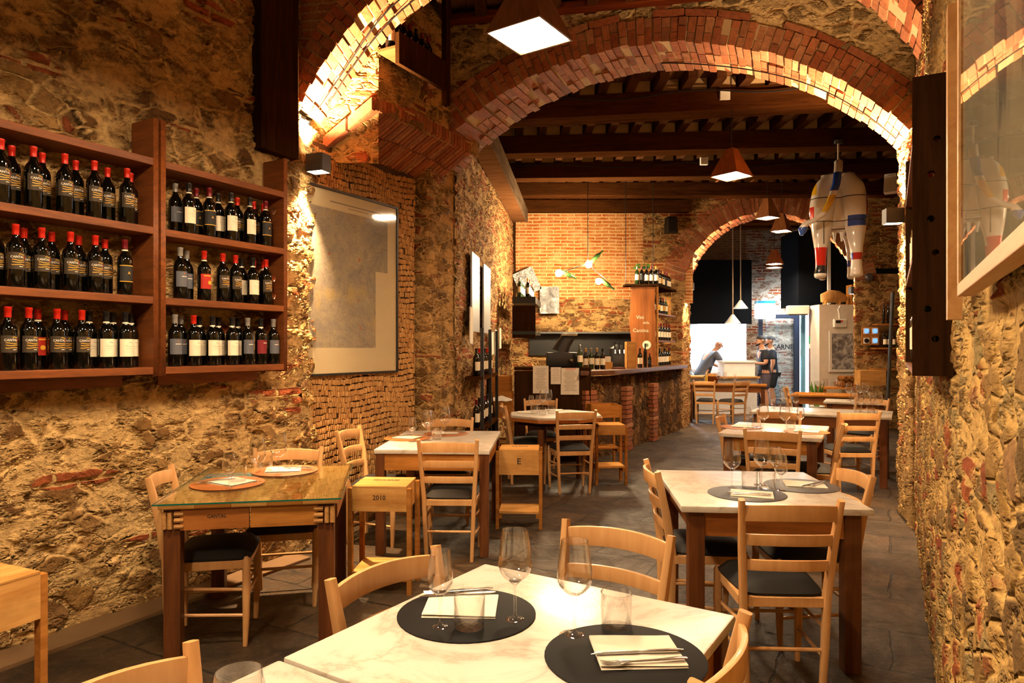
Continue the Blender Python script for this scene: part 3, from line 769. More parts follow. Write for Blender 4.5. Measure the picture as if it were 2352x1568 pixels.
# octagonal table with turned legs
T3 = empty('octagonal_table', (.48, 7.60, 0), math.radians(0), 'octagonal marble topped table on dark turned legs before the bar', 'table')
oc = [(.545*math.cos(PI/8+k*PI/4), .545*math.sin(PI/8+k*PI/4)) for k in range(8)]
MB().prism([(x*.97, y*.97) for x, y in oc], .752, .775).build('tabletop', mb_, T3, bevel=.003)
MB().prism(oc, .715, .7515).build('edge_moulding', M['apron_wood'], T3, bevel=.004)
MB().prism([(x*.84, y*.84) for x, y in oc], .672, .715).build('apron', M['dark_wood'], T3)
for a in (math.radians(-25), math.radians(-115), math.radians(105), math.radians(45)):
    MB().lathe([(.028, 0), (.032, .03), (.022, .06), (.026, .2), (.034, .34), (.026, .36), (.037, .39), (.026, .42), (.036, .46), (.036, .64)], 12, (.41*math.cos(a), .41*math.sin(a), 0)).build('leg', M['table_wood'], T3, smooth=True)
# ================================================================ crate stools
def crate_stool(loc, rz, label, txt_top=None, txt_front=None, w=.335, d=.30, h=.66, bh=.145, shelf=.13, mat='crate', open_top=False):
    r = empty('crate_stool', loc, math.radians(rz), label, 'stool', 'stools made of wine crates')
    m = M[mat]
    for sx in (-1, 1):
        for sy in (-1, 1):
            MB().box((sx*(w/2+.014), sy*(d/2-.02), (h-.012)/2), (.028, .038, h-.012)).build('leg', M['crate2'], r, bevel=.003)
    z = h-bh/2-.006
    for sy in (-1, 1): MB().box((0, sy*(d/2-.007), z), (w, .014, bh)).build('crate_board', m, r)
    for sx in (-1, 1): MB().box((sx*(w/2-.007), 0, z), (.014, d-.03, bh)).build('crate_end', m, r)
    if not open_top: MB().box((0, 0, h-.004), (w, d, .014)).build('seat_board', m, r, bevel=.002)
    else: MB().box((0, 0, h-bh), (w-.03, d-.03, .012)).build('crate_bottom', m, r)
    MB().box((0, 0, shelf), (w+.002, d-.01, .018)).build('footrest_board', m, r)
    for sx in (-1, 1): MB().box((sx*(w/2-.012), 0, shelf-.03), (.024, d-.02, .04)).build('footrest_bearer', M['crate2'], r)
    if txt_top: lettering(txt_top, .038, r, (0, .04, h+.0035), (-PI/2, 0, 0))
    if txt_front: lettering(txt_front[0], txt_front[1], r, (0, -d/2-.0005, z+.01), (0, 0, 0))
    return r
crate_stool((-.80, 4.30, 0), -3, 'crate stool stamped 2010 between the glass topped and cork wall tables', 'FERRIERES', ('2010', .04))
crate_stool((.065, 5.80, 0), -3, 'crate stool right of the cork wall marble table', 'DE BOIS', ('E', .07), .33, .30, .66, .20, .14)
crate_stool((1.08, 7.62, 0), 4, 'plain crate stool right of the octagonal table', None, None, .30, .30, .66, .10, .20)
crate_stool((1.16, 8.70, 0), 8, 'tall open crate stand holding menus against the bar front', None, None, .34, .32, .80, .16, .25, 'crate2', True)
crate_stool((-2.02, 2.46, 0), 66, 'crate stool cut off at left edge, below the bottle wall', None, ('VINI', .022), .40, .36, .66, .17, .13)
# ================================================================ table settings
TZ = .7705
def disc_mat(mat):
    r = MB().lathe([(.0, 0), (.187, 0), (.19, .0012), (.19, .0028), (.187, .004), (0, .004)], 48).build('placemat', mat, None, smooth=True, angle=30)
    return r
MATS = {k: Proto(tag(disc_mat(M[k+'_mat']), 'x', 'placemat')) for k in ('black', 'grey', 'tan')}
def napkin_mesh():
    mb = MB(); prof = [(-.085, .0006), (.085, .0012), (.0865, .0022), (.085, .0034), (-.078, .0042), (-.0795, .0052), (-.078, .0062), (.081, .0075)]
    N = 6; hl = .10
    for i in range(len(prof)-1):
        for j in range(N):
            y0 = -hl+2*hl*j/N; y1 = -hl+2*hl*(j+1)/N
            f = lambda y: .0012*math.sin(y*25)*(i/len(prof))
            (xa, za), (xb, zb) = prof[i], prof[i+1]
            s = .006*i/len(prof)
            mb.quad((xa+s*y0*8, y0, za+f(y0)), (xb+s*y0*8, y0, zb+f(y0)), (xb+s*y1*8, y1, zb+f(y1)), (xa+s*y1*8, y1, za+f(y1)))
    bm = mb.build('napkin', M['paper'], None)
    return bm
NAP = Proto(tag(napkin_mesh(), 'x', 'napkin'))
def knife_mesh():
    mb = MB()
    mb.sweep([(-.105, 0, .003), (-.09, 0, .0035), (-.02, 0, .0035), (0, 0, .003)], [.004, .0085, .0075, .005], [.002, .003, .003, .002], 10, 2.2, up=(0, 1, 0))
    mb.sweep([(0, 0, .003), (.01, 0, .003), (.06, .001, .003), (.10, .003, .003), (.118, .007, .003)], [.005, .009, .0095, .008, .001], [.0018, .001, .0008, .0006, .0004], 8, 2.0, up=(0, 1, 0))
    return mb.build('table_knife', M['steel'], None, smooth=True)
def fork_mesh():
    mb = MB()
    mb.sweep([(-.10, 0, .004), (-.085, 0, .005), (-.02, 0, .004), (.03, 0, .004), (.045, 0, .005), (.06, 0, .004)], [.006, .0085, .0045, .0035, .009, .012], [.001, .0016, .0018, .0016, .001, .001], 8, 2.0, up=(0, 1, 0))
    for k in range(4):
        y = -.0096+k*.0064
        mb.sweep([(.056, y, .004), (.075, y, .003), (.09, y*.97, .004), (.105, y*.95, .007)], [.0022, .0016, .0015, .0008], [.001, .001, .001, .0006], 6, 2.0, up=(0, 1, 0))
    return mb.build('table_fork', M['steel'], None, smooth=True)
KNF = Proto(tag(knife_mesh(), 'x', 'knife')); FRK = Proto(tag(fork_mesh(), 'x', 'fork'))
def stem_glass(h, R, rim, foot, zb, seg=28, wall=.0014):
    """h total, R widest radius, rim radius, foot radius, zb where the bowl starts"""
    hb = h-zb
    out = [(0, 0), (foot, 0), (foot, .0015), (foot*.6, .004), (foot*.2, .009), (.0042, .018), (.0036, zb*.6), (.0042, zb*.92), (.0075, zb)]
    bowl = [(.35, .055), (.66, .13), (.88, .22), (.985, .31), (1.0, .36), (.985, .45), (.93, .60), (.86, .78)]
    out += [(R*a, zb+hb*b) for a, b in bowl]+[(rim, h)]
    inn = [(rim-wall, h)]+[(R*a-wall, zb+hb*b+.001) for a, b in reversed(bowl)]+[(0, zb+.010)]
    return MB().lathe(out+inn, seg, caps=False)
def tumbler(h, r, seg=28):
    return MB().lathe([(0, 0), (r*.94, 0), (r*.97, .003), (r, h), (r-.0018, h), (r*.97-.003, .010), (0, .009)], seg, caps=False)
def gproto(mb, name): return Proto(tag(mb.build(name, M['glass'], None, smooth=True, angle=70), 'x', 'glass'))
GL = {'big': gproto(stem_glass(.243, .0455, .034, .041, .098), 'wine_glass'),
      'tulip': gproto(stem_glass(.203, .0335, .026, .033, .082), 'wine_glass'),
      'tasting': gproto(stem_glass(.188, .034, .025, .033, .075), 'wine_glass'),
      'tumbler': gproto(tumbler(.098, .041), 'water_tumbler')}
def glass(kind, x, y, label, group): return GL[kind].put((x, y, TZ), random.uniform(0, 6), label, group)
def mat_(kind, x, y, label): return MATS[kind].put((x, y, TZ), random.uniform(0, 6), label, 'round placemats')
def nap(x, y, deg, label, z=TZ+.0042): return NAP.put((x, y, z), math.radians(deg), label, 'folded paper napkins')
def cutlery(x, y, deg, dk, df, labk, labf, z=TZ+.0125):
    c, s = math.cos(math.radians(deg)), math.sin(math.radians(deg))
    KNF.put((x-s*dk, y+c*dk, z), math.radians(deg+180), labk, 'table knives'); FRK.put((x-s*df, y+c*df, z), math.radians(deg+180+4), labf, 'table forks')
G1 = 'glasses on the nearest marble table'
T = on_table
x, y = T(1072, 1410); mat_('black', x, y, 'black round mat at left back of the nearest marble table')
x2, y2 = T(1435, 1510); mat_('black', x2, y2, 'black round mat at front right of the nearest marble table')
x, y = T(1060, 1396); nap(x, y, 88, 'folded napkin behind the tumbler on the left black mat')
cutlery(x-.01, y+.075, 8, -.005, .018, 'table knife lying along the top of the left black mat napkin', 'table fork lying along the top of the left black mat napkin')
x, y = T(1462, 1503); nap(x, y, 93, 'folded napkin at the front on the right black mat')
cutlery(x+.005, y-.022, 4, .004, -.045, 'table knife across the napkin nearest the viewer', 'table fork across the napkin nearest the viewer')
for k, px, py, lab in (('tulip', 1011, 1442, 'narrow stemmed glass at left of the left black mat'), ('big', 1183, 1425, 'tall wine glass at right edge of the left black mat'),
                       ('big', 1320, 1461, 'tall wine glass on the left edge of the right black mat'), ('tumbler', 1078, 1448, 'clear tumbler before the napkin on the left black mat'),
                       ('tumbler', 1416, 1446, 'clear tumbler at the back of the right black mat')):
    xx, yy = T(px, py); glass(k, xx, yy, lab, G1)
glass('big', -.412, 1.03, 'wine glass cut off at the bottom edge, left of the near marble top', G1)
# glass topped table
TZ0 = TZ
x, y = T(523, 1110); mat_('tan', x, y, 'tan round mat at front left of the glass topped table'); nap(x+.02, y+.01, 62, 'napkin on the front tan mat of the glass topped table')
cutlery(x-.07, y+.01, 40, .013, -.017, 'table knife on the front tan mat of the glass topped table', 'table fork on the front tan mat of the glass topped table')
x, y = T(655, 1081); mat_('tan', x, y, 'tan round mat at the back of the glass topped table'); nap(x-.01, y, 105, 'napkin on the back tan mat of the glass topped table')
cutlery(x+.07, y+.03, -22, .014, -.016, 'table knife on the back tan mat of the glass topped table', 'table fork on the back tan mat of the glass topped table')
G2 = 'glasses on the glass topped table'
for k, px, py, lab in (('tasting', 526, 1123, 'small stemmed glass at front left of the glass topped table'), ('big', 591, 1108, 'tall wine glass in the middle of the glass topped table'),
                       ('big', 640, 1091, 'tall wine glass on the back tan mat of the glass topped table'), ('tumbler', 548, 1108, 'clear tumbler on the front tan mat'), ('tumbler', 610, 1083, 'clear tumbler beside the back tan mat')):
    xx, yy = T(px, py); glass(k, xx, yy, lab, G2)
# cork wall table
x, y = T(936, 1006); mat_('tan', x, y, 'left tan mat on the cork wall marble table'); nap(x, y, 70, 'napkin on the left tan mat before the cork wall')
cutlery(x-.06, y+.03, 30, .013, -.017, 'table knife on the left tan mat before the cork wall', 'table fork on the left tan mat before the cork wall')
x, y = T(1025, 996); mat_('tan', x, y, 'right tan mat on the cork wall marble table'); nap(x-.01, y, 110, 'napkin on the right tan mat before the cork wall')
cutlery(x+.07, y+.03, -28, .013, -.017, 'table knife on the right tan mat before the cork wall', 'table fork on the right tan mat before the cork wall')
G3 = 'glasses on the cork wall table'
for k, px, py, lab in (('tasting', 947, 1014, 'small stemmed glass at left of the cork wall table'), ('big', 980, 1011, 'tall wine glass in the middle of the cork wall table'), ('tulip', 990, 1000, 'narrow wine glass behind the middle one on the cork wall table'),
                       ('big', 1022, 1001, 'tall wine glass on the right tan mat before the cork wall'), ('tumbler', 1003, 1009, 'clear tumbler on the right tan mat before the cork wall')):
    xx, yy = T(px, py); glass(k, xx, yy, lab, G3)
# right marble table
x, y = T(1715, 1134); mat_('grey', x, y, 'grey round mat at front of the right marble table'); nap(x+.01, y-.045, 72, 'napkin at the front of the right marble table')
cutlery(x-.01, y-.06, -18, .013, -.017, 'table knife on the front grey mat', 'table fork on the front grey mat')
x, y = T(1840, 1116); mat_('grey', x, y, 'grey round mat at back right of the right marble table'); nap(x+.02, y, 75, 'napkin on the back grey mat of the right marble table')
cutlery(x+.07, y-.01, 35, .014, -.014, 'table knife on the back grey mat', 'table fork on the back grey mat')
G4 = 'glasses on the right marble table'
for k, px, py, lab in (('big', 1681, 1122, 'tall wine glass at left of the right marble table'), ('big', 1750, 1114, 'tallest wine glass in the middle of the right marble table'), ('tasting', 1782, 1104, 'small stemmed glass at the back of the right marble table'),
                       ('tasting', 1794, 1126, 'small stemmed glass at the front of the right marble table'), ('tumbler', 1722, 1125, 'clear tumbler left of the glass cluster on the right marble table'), ('tumbler', 1762, 1127, 'clear tumbler within the glass cluster on the right marble table')):
    xx, yy = T(px, py); glass(k, xx, yy, lab, G4)
# second table on the right
x, y = T(1702, 981); mat_('tan', x, y, 'left orange mat on the second right marble table'); nap(x+.02, y, 60, 'napkin on the left orange mat of the second right table')
x, y = T(1852, 992); mat_('tan', x, y, 'right orange mat on the second right marble table'); nap(x, y, 60, 'napkin on the right orange mat of the second right table')
G5 = 'glasses on the second right table'
for i, (k, px, py) in enumerate((('tulip', 1718, 985), ('big', 1754, 991), ('big', 1803, 993), ('tulip', 1839, 985), ('tumbler', 1737, 984), ('tumbler', 1816, 986))):
    xx, yy = T(px, py); glass(k, xx, yy, ('tumbler ' if k == 'tumbler' else 'wine glass ')+['first from left', 'second from left', 'third from left', 'last on the right', 'left one', 'right one'][i]+' on the second right marble table', G5)
NTH = ['leftmost', 'second from left', 'third from left', 'fourth from left', 'fifth from left', 'sixth from left', 'seventh from left', 'eighth from left', 'ninth from left', 'tenth from left', 'eleventh from left', 'twelfth from left', 'thirteenth from left', 'fourteenth from left', 'fifteenth from left', 'sixteenth from left']
def cluster(where, grp, pts):
    pts = sorted(pts, key=lambda p: p[1])
    for i, (k, px, py) in enumerate(pts):
        xx, yy = T(px, py); glass(k, xx, yy, f'{NTH[i]} glass on the {where}', grp)
cluster('octagonal table', 'glasses on the octagonal table', [('tasting', 1220, 945), ('tulip', 1236, 948), ('big', 1247, 944), ('big', 1260, 941), ('tumbler', 1227, 951), ('tumbler', 1246, 955), ('tumbler', 1266, 951)])
x, y = T(1208, 948); nap(x, y, 80, 'napkin at left on the octagonal table'); x, y = T(1275, 943); nap(x, y, 100, 'napkin at right on the octagonal table')
cluster('long table by the pier', 'glasses on the long table', [('tulip', 1776, 937), ('big', 1800, 940), ('tulip', 1828, 943), ('tumbler', 1812, 946), ('tumbler', 1785, 944), ('big', 1962, 950), ('tulip', 1978, 946), ('big', 1992, 948), ('tulip', 2005, 943), ('big', 2018, 950), ('tumbler', 1970, 955), ('tumbler', 2000, 957)])
cluster('table between far table and pier', 'glasses on the fourth right table', [('big', 1950, 920), ('tulip', 1962, 922), ('big', 1975, 919), ('big', 1988, 918), ('tumbler', 1970, 924), ('tulip', 1998, 922)])
cluster('far table before the white panel', 'glasses on the far table', [('tulip', 1880, 903), ('big', 1895, 905), ('tulip', 1912, 906), ('big', 1927, 905)])
cluster('table in the far room', 'glasses on the far room table', [('big', 1650, 881), ('big', 1665, 882), ('tulip', 1688, 882)])
# ================================================================ wine bottles
M['bottle'] = plain('dark bottle glass', '#060705', .06, spec=.7)
M['bottle_green'] = plain('green bottle glass', '#23381a', .08, spec=.7)
M['bottle_clear'] = plain('pale bottle glass', '#b9c2b4', .08, spec=.7)
for k, c in (('red', '#c4210f'), ('blk', '#17171a'), ('wine', '#6d0f1c'), ('silver', '#8d8a86'), ('gold', '#b78a3a')): M['cap_'+k] = plain('capsule '+k, c, .32, .25)
for k, c in (('cream', '#efe3c9'), ('brown', '#3a2f22'), ('slate', '#5b5e69'), ('red', '#b3210d'), ('darkred', '#7a1420'), ('black', '#1d1c1c'), ('ochre', '#c79a3a')): M['lab_'+k] = plain('label '+k, c, .7)
M['gold_ink'] = plain('gold ink', '#eab03c', .4); M['white_ink'] = plain('white ink', '#e8dfd0', .8); M['red_ink'] = plain('red ink', '#c81f14', .8)
M['grey_ink'] = plain('grey ink', '#8a8378', .9)
def arc_patch(r, a0, a1, z0, z1, n=10, wave=0.0, off=0.0):
    mb = MB(); vs = []; 
    for i in range(n+1):
        a = a0+(a1-a0)*i/n; dz = wave*math.sin(i/n*6+off)
        vs += [(r*math.sin(a), -r*math.cos(a), z0+dz), (r*math.sin(a), -r*math.cos(a), z1+dz)]
    mb._add(vs, [(2*i, 2*i+2, 2*i+3, 2*i+1) for i in range(n)]); return mb
BR = .0378
def bottle(kind, simple=False, glass='bottle', h=1.0):
    spec = {'cantal': ('brown', 'red'), 'white': ('cream', 'blk'), 'whitered': ('cream', 'red'), 'slate': ('slate', 'silver'), 'redlabel': ('red', 'red'), 'gilt': ('black', 'wine'),
            'darkred': ('darkred', 'blk'), 'cream': ('cream', 'gold'), 'ochre': ('ochre', 'wine'), 'creamred': ('cream', 'wine'), 'plain': (None, 'blk'), 'green': ('cream', 'silver')}[kind]
    r = empty('wine_bottle', label='x', cat='bottle')
    seg = 14 if simple else 24
    prof = [(0, .003), (.030, 0), (BR-.002, .001), (BR, .004), (BR, .185), (BR-.001, .196), (BR-.006, .211), (.021, .226), (.0155, .240), (.0142, .262), (.0140, .286), (.0155, .288), (.0155, .300), (0, .300)]
    MB().lathe(prof, seg).build('bottle_body', M[glass], r, smooth=True)
    MB().lathe([(.0148, .246), (.0150, .262), (.0148, .285), (.0162, .287), (.0162, .3015), (.012, .303), (0, .303)], seg, caps=False).build('capsule', M['cap_'+spec[1]], r, smooth=True)
    if kind in ('white', 'redlabel', 'gilt', 'darkred') and not simple:
        MB().lathe([(.0162, .236), (.0151, .247)], seg, caps=False).build('neck_band', M['lab_cream'], r, smooth=True)
    if spec[0]:
        z0, z1 = (.085, .165) if kind == 'cantal' else (.06, .155) if kind in ('white', 'whitered', 'cream', 'creamred') else (.07, .16)
        am = 1.25
        lb = arc_patch(BR+.0004, -am, am, z0, z1).build('label', M['lab_'+spec[0]], r, smooth=True)
        if not simple:
            rr = BR+.0008
            if kind == 'cantal':
                text_mesh('CANTAL', .0150, M['white_ink'], 'lettering', lb, (0, 0, z1-.022), bend=rr, ext=0, bold=True).rotation_euler = (0, 0, -.12)
                text_mesh('EO', .0150, M['red_ink'], 'lettering', lb, (0, 0, z1-.022), bend=rr, ext=0, bold=True).rotation_euler = (0, 0, .85)
                text_mesh('NE', .0150, M['white_ink'], 'lettering', lb, (0, 0, z1-.022), bend=rr, ext=0, bold=True).rotation_euler = (0, 0, 1.28)
                for q, (za, a0, a1) in enumerate(((z1-.009, .0, .7), (z1-.036, -.7, .7), (z1-.046, -.7, .75), (z1-.058, -.75, .75))):
                    arc_patch(rr, a0, a1, za-.0015, za+.0015, 12, .0018, q*1.3).build('gold_line', M['gold_ink'], lb)
                arc_patch(rr, .05, .5, z0+.012, z0+.015).build('small_print', M['white_ink'], lb)
            elif kind in ('white', 'whitered'):
                arc_patch(rr, .0, .55, z1-.020, z1-.0175, 10, .0018).build('emblem', M['grey_ink'], lb)
                arc_patch(rr, -.5, .6, z1-.040, z1-.0385, 12, .0020, 1).build('script_line', M['grey_ink'], lb)
                arc_patch(rr, -.35, .45, z1-.052, z1-.051).build('small_print', M['grey_ink'], lb)
            elif kind == 'slate':
                arc_patch(rr, -.05, .12, z1-.016, z1-.010).build('emblem', plain('orange ink', '#c75a1a', .7), lb)
                arc_patch(rr, -.4, .45, z1-.032, z1-.028).build('small_print', M['white_ink'], lb)
            elif kind == 'redlabel':
                MB().lathe([(0, 0), (.012, 0)], 16, M=Matrix.Rotation(PI/2, 3, 'X'), c=(.006, -rr-.0006, .108), caps=False).build('emblem', M['gold_ink'], lb)
                arc_patch(rr, -.8, .8, z1-.014, z1-.008).build('gold_line', M['gold_ink'], lb)
            elif kind == 'gilt':
                arc_patch(rr, -1.25, 1.25, z1-.004, z1).build('gold_line', M['gold_ink'], lb)
                arc_patch(rr, -1.25, 1.25, z0, z0+.004).build('gold_line', M['gold_ink'], lb)
                text_mesh('A', .02, M['gold_ink'], 'lettering', lb, (0, 0, .118), bend=rr, ext=0, bold=True)
            elif kind == 'darkred':
                arc_patch(rr, -.2, .7, z1-.022, z1-.018).build('small_print', M['white_ink'], lb)
    r.scale = (1, 1, h)
    return r
LOOK = {'cantal': 'red capped gold lined bottle', 'white': 'black capped cream label bottle', 'whitered': 'red capped cream label bottle', 'slate': 'silver capped slate label bottle',
        'redlabel': 'bright red label bottle', 'gilt': 'gold edged black label bottle', 'darkred': 'dark red label bottle'}
BOT = {}
def put_bottle(kind, loc, rz, label, group, simple=False, rot=None):
    key = (kind, simple)
    if key not in BOT:
        gl = 'bottle_green' if kind == 'green' else 'bottle'
        BOT[key] = Proto(bottle(kind, simple, gl))
    return BOT[key].put(loc, rz, label, group, rot)
# ---------------------------------------------------------------- racks on the left wall
RZ = math.atan2(.874, .485)
DX = Vector((.485, .874)); DY = Vector((-.874, .485))
def holed_board(name, L_, H_, th, holes, mat, parent, loc, rot):
    """upright board with drilled holes, lying in local XZ, thickness along Y"""
    cu = bpy.data.curves.new(name, 'CURVE'); cu.dimensions = '2D'; cu.fill_mode = 'BOTH'; cu.extrude = th/2
    def poly(pts):
        s = cu.splines.new('POLY'); s.points.add(len(pts)-1)
        for p, q in zip(s.points, pts): p.co = (q[0], q[1], 0, 1)
        s.use_cyclic_u = True
    poly([(0, 0), (L_, 0), (L_, H_), (0, H_)])
    for (x, z, r) in holes: poly([(x+r*math.cos(a), z+r*math.sin(a)) for a in np.linspace(0, 2*PI, 17)[:-1]])
    t = bpy.data.objects.new(name, cu); COL.objects.link(t)
    dg = bpy.context.evaluated_depsgraph_get(); dg.update()
    me = bpy.data.meshes.new_from_object(t.evaluated_get(dg)); bpy.data.objects.remove(t)
    n = len(me.vertices); co = np.empty(n*3); me.vertices.foreach_get('co', co); co = co.reshape(-1, 3)
    co = np.stack([co[:, 0], -co[:, 2], co[:, 1]], 1); me.vertices.foreach_set('co', co.ravel()); me.materials.clear(); me.materials.append(mat); me.update()
    o = link_mesh(name, me, parent); o.location = loc; o.rotation_euler = rot; return o
SH = (1.395, 1.790, 2.180); ZTOP = 2.545
def rack(origin, length, label, depth=.2, holes=()):
    r = empty('wine_rack', (origin[0], origin[1], 0), RZ, label, 'wine rack', 'timber wine racks')
    w = M['shelf_wood']; z0, z1 = 1.345, 2.79
    o = holed_board('side_panel', depth, z1-z0, .03, [(p[0], p[1]-z0, .021) for p in holes], w, r, (length-.015, 0, z0), (0, 0, PI/2))
    holed_board('side_panel', depth, z1-z0, .03, [], w, r, (.015, 0, z0), (0, 0, PI/2))
    for z in SH: MB().box((length/2, depth/2, z-.02), (length-.06, depth, .04)).build('shelf', w, r, bevel=.003)
    MB().box((length/2, depth/2, ZTOP+.0), (length-.06, depth, .04)).build('top_board', w, r, bevel=.003)
    MB().box((length/2, depth-.012, 1.32), (length-.2, .024, .07)).build('wall_batten', w, r)
    return r
O1 = Vector((-2.571, 2.80)); O2 = Vector((-1.984, 3.858))
rack(O1, 1.195, 'long wine rack at the left edge, cut by the frame')
rack(O2, .924, 'wine rack with drilled end panel beside the lamp lit jamb', holes=[(.10, z) for z in (2.44, 1.98, 1.86, 1.60, 1.46)])
def fill(O, row, items, where):
    G = 'bottles on the '+where
    items = sorted(items, key=lambda t: t[0])
    for i, (px, kind, back) in enumerate(items):
        k = (px-CX)/F; yo = .128 if back else .047
        u = (k*(O.y+yo*DY.y)-O.x-yo*DY.x)/(DX.x-k*DX.y)
        p = O+DX*u+DY*yo
        put_bottle(kind, (p.x, p.y, SH[row]+.001), RZ+random.uniform(-.12, .12), f'{LOOK[kind]}, {NTH[i]} in {where}', G)
C, W_, S_, GT, RL = 'cantal', 'white', 'slate', 'gilt', 'redlabel'
fill(O1, 2, [(-38, C, 1), (2, C, 0), (27, C, 1), (77, C, 0), (97, C, 1), (149, C, 0), (174, C, 1), (217, C, 0), (247, C, 1), (292, C, 0), (300, C, 1)], 'top row of left rack')
fill(O1, 1, [(-10, C, 1), (36, C, 0), (55, C, 1), (96, C, 0), (119, C, 1), (162, C, 0), (181, C, 1), (219, C, 0), (241, C, 1), (287, GT, 0)], 'middle row of left rack')
fill(O1, 0, [(-20, C, 1), (18, C, 0), (66, C, 0), (87, RL, 1), (131, C, 0), (149, C, 1), (188, C, 0), (205, W_, 1), (244, W_, 0), (260, W_, 1), (288, W_, 0), (301, W_, 1)], 'bottom row of left rack')
fill(O2, 2, [(403, S_, 1), (434, W_, 0), (451, GT, 1), (481, GT, 0), (501, W_, 1), (531, W_, 0), (545, C, 1), (574, W_, 0), (583, C, 1), (610, GT, 0), (605, C, 1)], 'top row of right rack')
fill(O2, 1, [(414, S_, 0), (429, S_, 1), (469, RL, 0), (512, C, 0), (541, C, 0), (555, W_, 1), (581, W_, 0), (583, C, 1), (611, C, 0), (605, RL, 1)], 'middle row of right rack')
fill(O2, 0, [(402, S_, 0), (416, S_, 1), (445, 'whitered', 0), (458, W_, 1), (488, W_, 0), (502, W_, 1), (533, W_, 0), (547, W_, 1), (569, S_, 0), (599, 'darkred', 0), (628, S_, 0)], 'bottom row of right rack')
# vertical dark timber on the left wall above the right rack
tb = MB().box((0, 0, 0), (.34, .10, 1.9)).build('wall_post', M['dark_wood'], None, bevel=.012)
Yp = 4.80; tb.location = (LW(Yp)+.03, Yp, 2.86+.95); tb.rotation_euler = (0, 0, RZ); tb['kind'] = 'structure'
# ---------------------------------------------------------------- bottle shelf high in the bay
a = Vector((UW(5.46), 5.46)); Lh = .64
hs = empty('high_bottle_shelf', (a.x, a.y, 0), RZ, 'dark timber trough shelf of bottles high above the cork niche', 'shelf')
zb = 3.85
MB().box((Lh/2, -.15, zb+.012), (Lh, .18, .024)).build('shelf_board', M['plank'], hs)
MB().box((Lh/2+.03, -.26, zb), (Lh+.06, .04, .25)).build('front_board', M['dark_wood'], hs, bevel=.004)
MB().box((Lh+.03, -.26, zb+.28), (.06, .05, 1.05)).build('hanger_post', M['dark_wood'], hs)
MB().box((Lh-.015, -.15, zb-.05), (.03, .18, .10)).build('end_board', M['plank'], hs)
kinds = ['creamred', 'gilt', 'creamred', 'creamred', 'white', 'creamred', 'creamred']
for i, k in enumerate(kinds):
    p = a+DX*(.05+i*.085)+DY*(-.15)
    put_bottle(k, (p.x, p.y, zb+.025), RZ, f'{NTH[i]} bottle on the high trough shelf by the ceiling', 'bottles on the high trough shelf', True)
    o_ = None
# ---------------------------------------------------------------- drilled rack on the right wall
rr_ = empty('wine_rack', (RW(2.2), 2.2, 0), RZ, 'dark drilled end panel rack on the right wall by the picture', 'wine rack', 'timber wine racks')
hz = [(2155, 325), (2143, 403), (2142, 505), (2152, 583), (2135, 710), (2152, 778)]
hl = []
for (px, py) in hz:
    f = (2190-px)/80.0; hl.append((f*.105, 1.5+(800-py)*2.24/1568-1.41, .011))
holed_board('side_panel', .115, .98, .03, hl, M['dark_wood'], rr_, (0, .0, 1.41), (0, 0, PI/2))
holed_board('side_panel', .115, .98, .03, [], M['dark_wood'], rr_, (1.15, .0, 1.41), (0, 0, PI/2))
for z in (1.425, 1.80, 2.18): MB().box((.575, .057, z), (1.12, .115, .02)).build('shelf', M['shelf_wood'], rr_)
i = 0
for z in (1.436, 1.811):
    for u in (.10, .24, .38, .55, .72, .9):
        p = Vector((RW(2.2), 2.2))+DX*u+DY*.065
        put_bottle(['ochre', 'creamred', 'white'][i % 3], (p.x, p.y, z), RZ+PI, f'{NTH[i % 6].replace("left", "near end")} bottle on {"lower" if i < 6 else "upper"} shelf of the dark right wall rack', 'bottles in the right wall rack', True); i += 1
# ---------------------------------------------------------------- framed map in the niche
def map_mat():
    t = NT('old map'); v = t.coord()
    n = t.noise(v, 7, 7, .7, .8).outputs[0]
    c1 = t.math('ABSOLUTE', t.math('SUBTRACT', t.math('FRACT', t.math('MULTIPLY', n, 14.0)), .5))
    vor = t.n('TexVoronoi', {'Vector': v, 'Scale': 16.0}, feature='DISTANCE_TO_EDGE').outputs[0]
    base = t.mix(t.rng(n, .35, .65), lin('#a99d86'), lin('#8b8580'))
    base = t.mix(t.rng(c1, 0, .12, .6, 0), base, lin('#6a6358'))
    base = t.mix(t.rng(vor, 0, .03, .5, 0), base, lin('#57524c'))
    yel = t.noise(v, 4, 3).outputs[0]
    base = t.mix(t.rng(yel, .55, .7, 0, .45), base, lin('#c9a94e'))
    red = t.noise(v, 9, 2).outputs[0]
    base = t.mix(t.rng(red, .68, .72, 0, .7), base, lin('#a8462c'))
    sx = t.n('SeparateXYZ', {0: v})
    x, z = sx.outputs[0], sx.outputs[2]
    inside = t.math('MULTIPLY', t.math('MULTIPLY', t.math('GREATER_THAN', x, .07), t.math('LESS_THAN', x, 1.0)), t.math('MULTIPLY', t.math('GREATER_THAN', z, .22), t.math('LESS_THAN', z, 1.33)))
    side = t.math('MULTIPLY', t.math('GREATER_THAN', x, .84), t.math('LESS_THAN', z, .88))
    inside = t.math('MULTIPLY', inside, t.math('SUBTRACT', 1.0, side))
    c = t.mix(inside, lin('#cdbd9c'), base)
    return t.finish(c, .8)
ym = 5.22; om = Vector((CK(ym), ym))+Vector((.874, -.485))*.068
mp = empty('framed_map', (om.x, om.y, 1.285), RZ, 'large old map in a thin black frame on the cork wall', 'map')
mw, mh = 1.135, 1.49
MB().box((mw/2, .004, mh/2), (mw-.01, .004, mh-.01)).build('map_sheet', map_mat(), mp)
for (c, s) in (((mw/2, 0, .008), (mw, .022, .018)), ((mw/2, 0, mh-.008), (mw, .022, .018)), ((.008, 0, mh/2), (.018, .022, mh-.034)), ((mw-.008, 0, mh/2), (.018, .022, mh-.034))):
    MB().box(c, s).build('frame_bar', M['black'], mp)
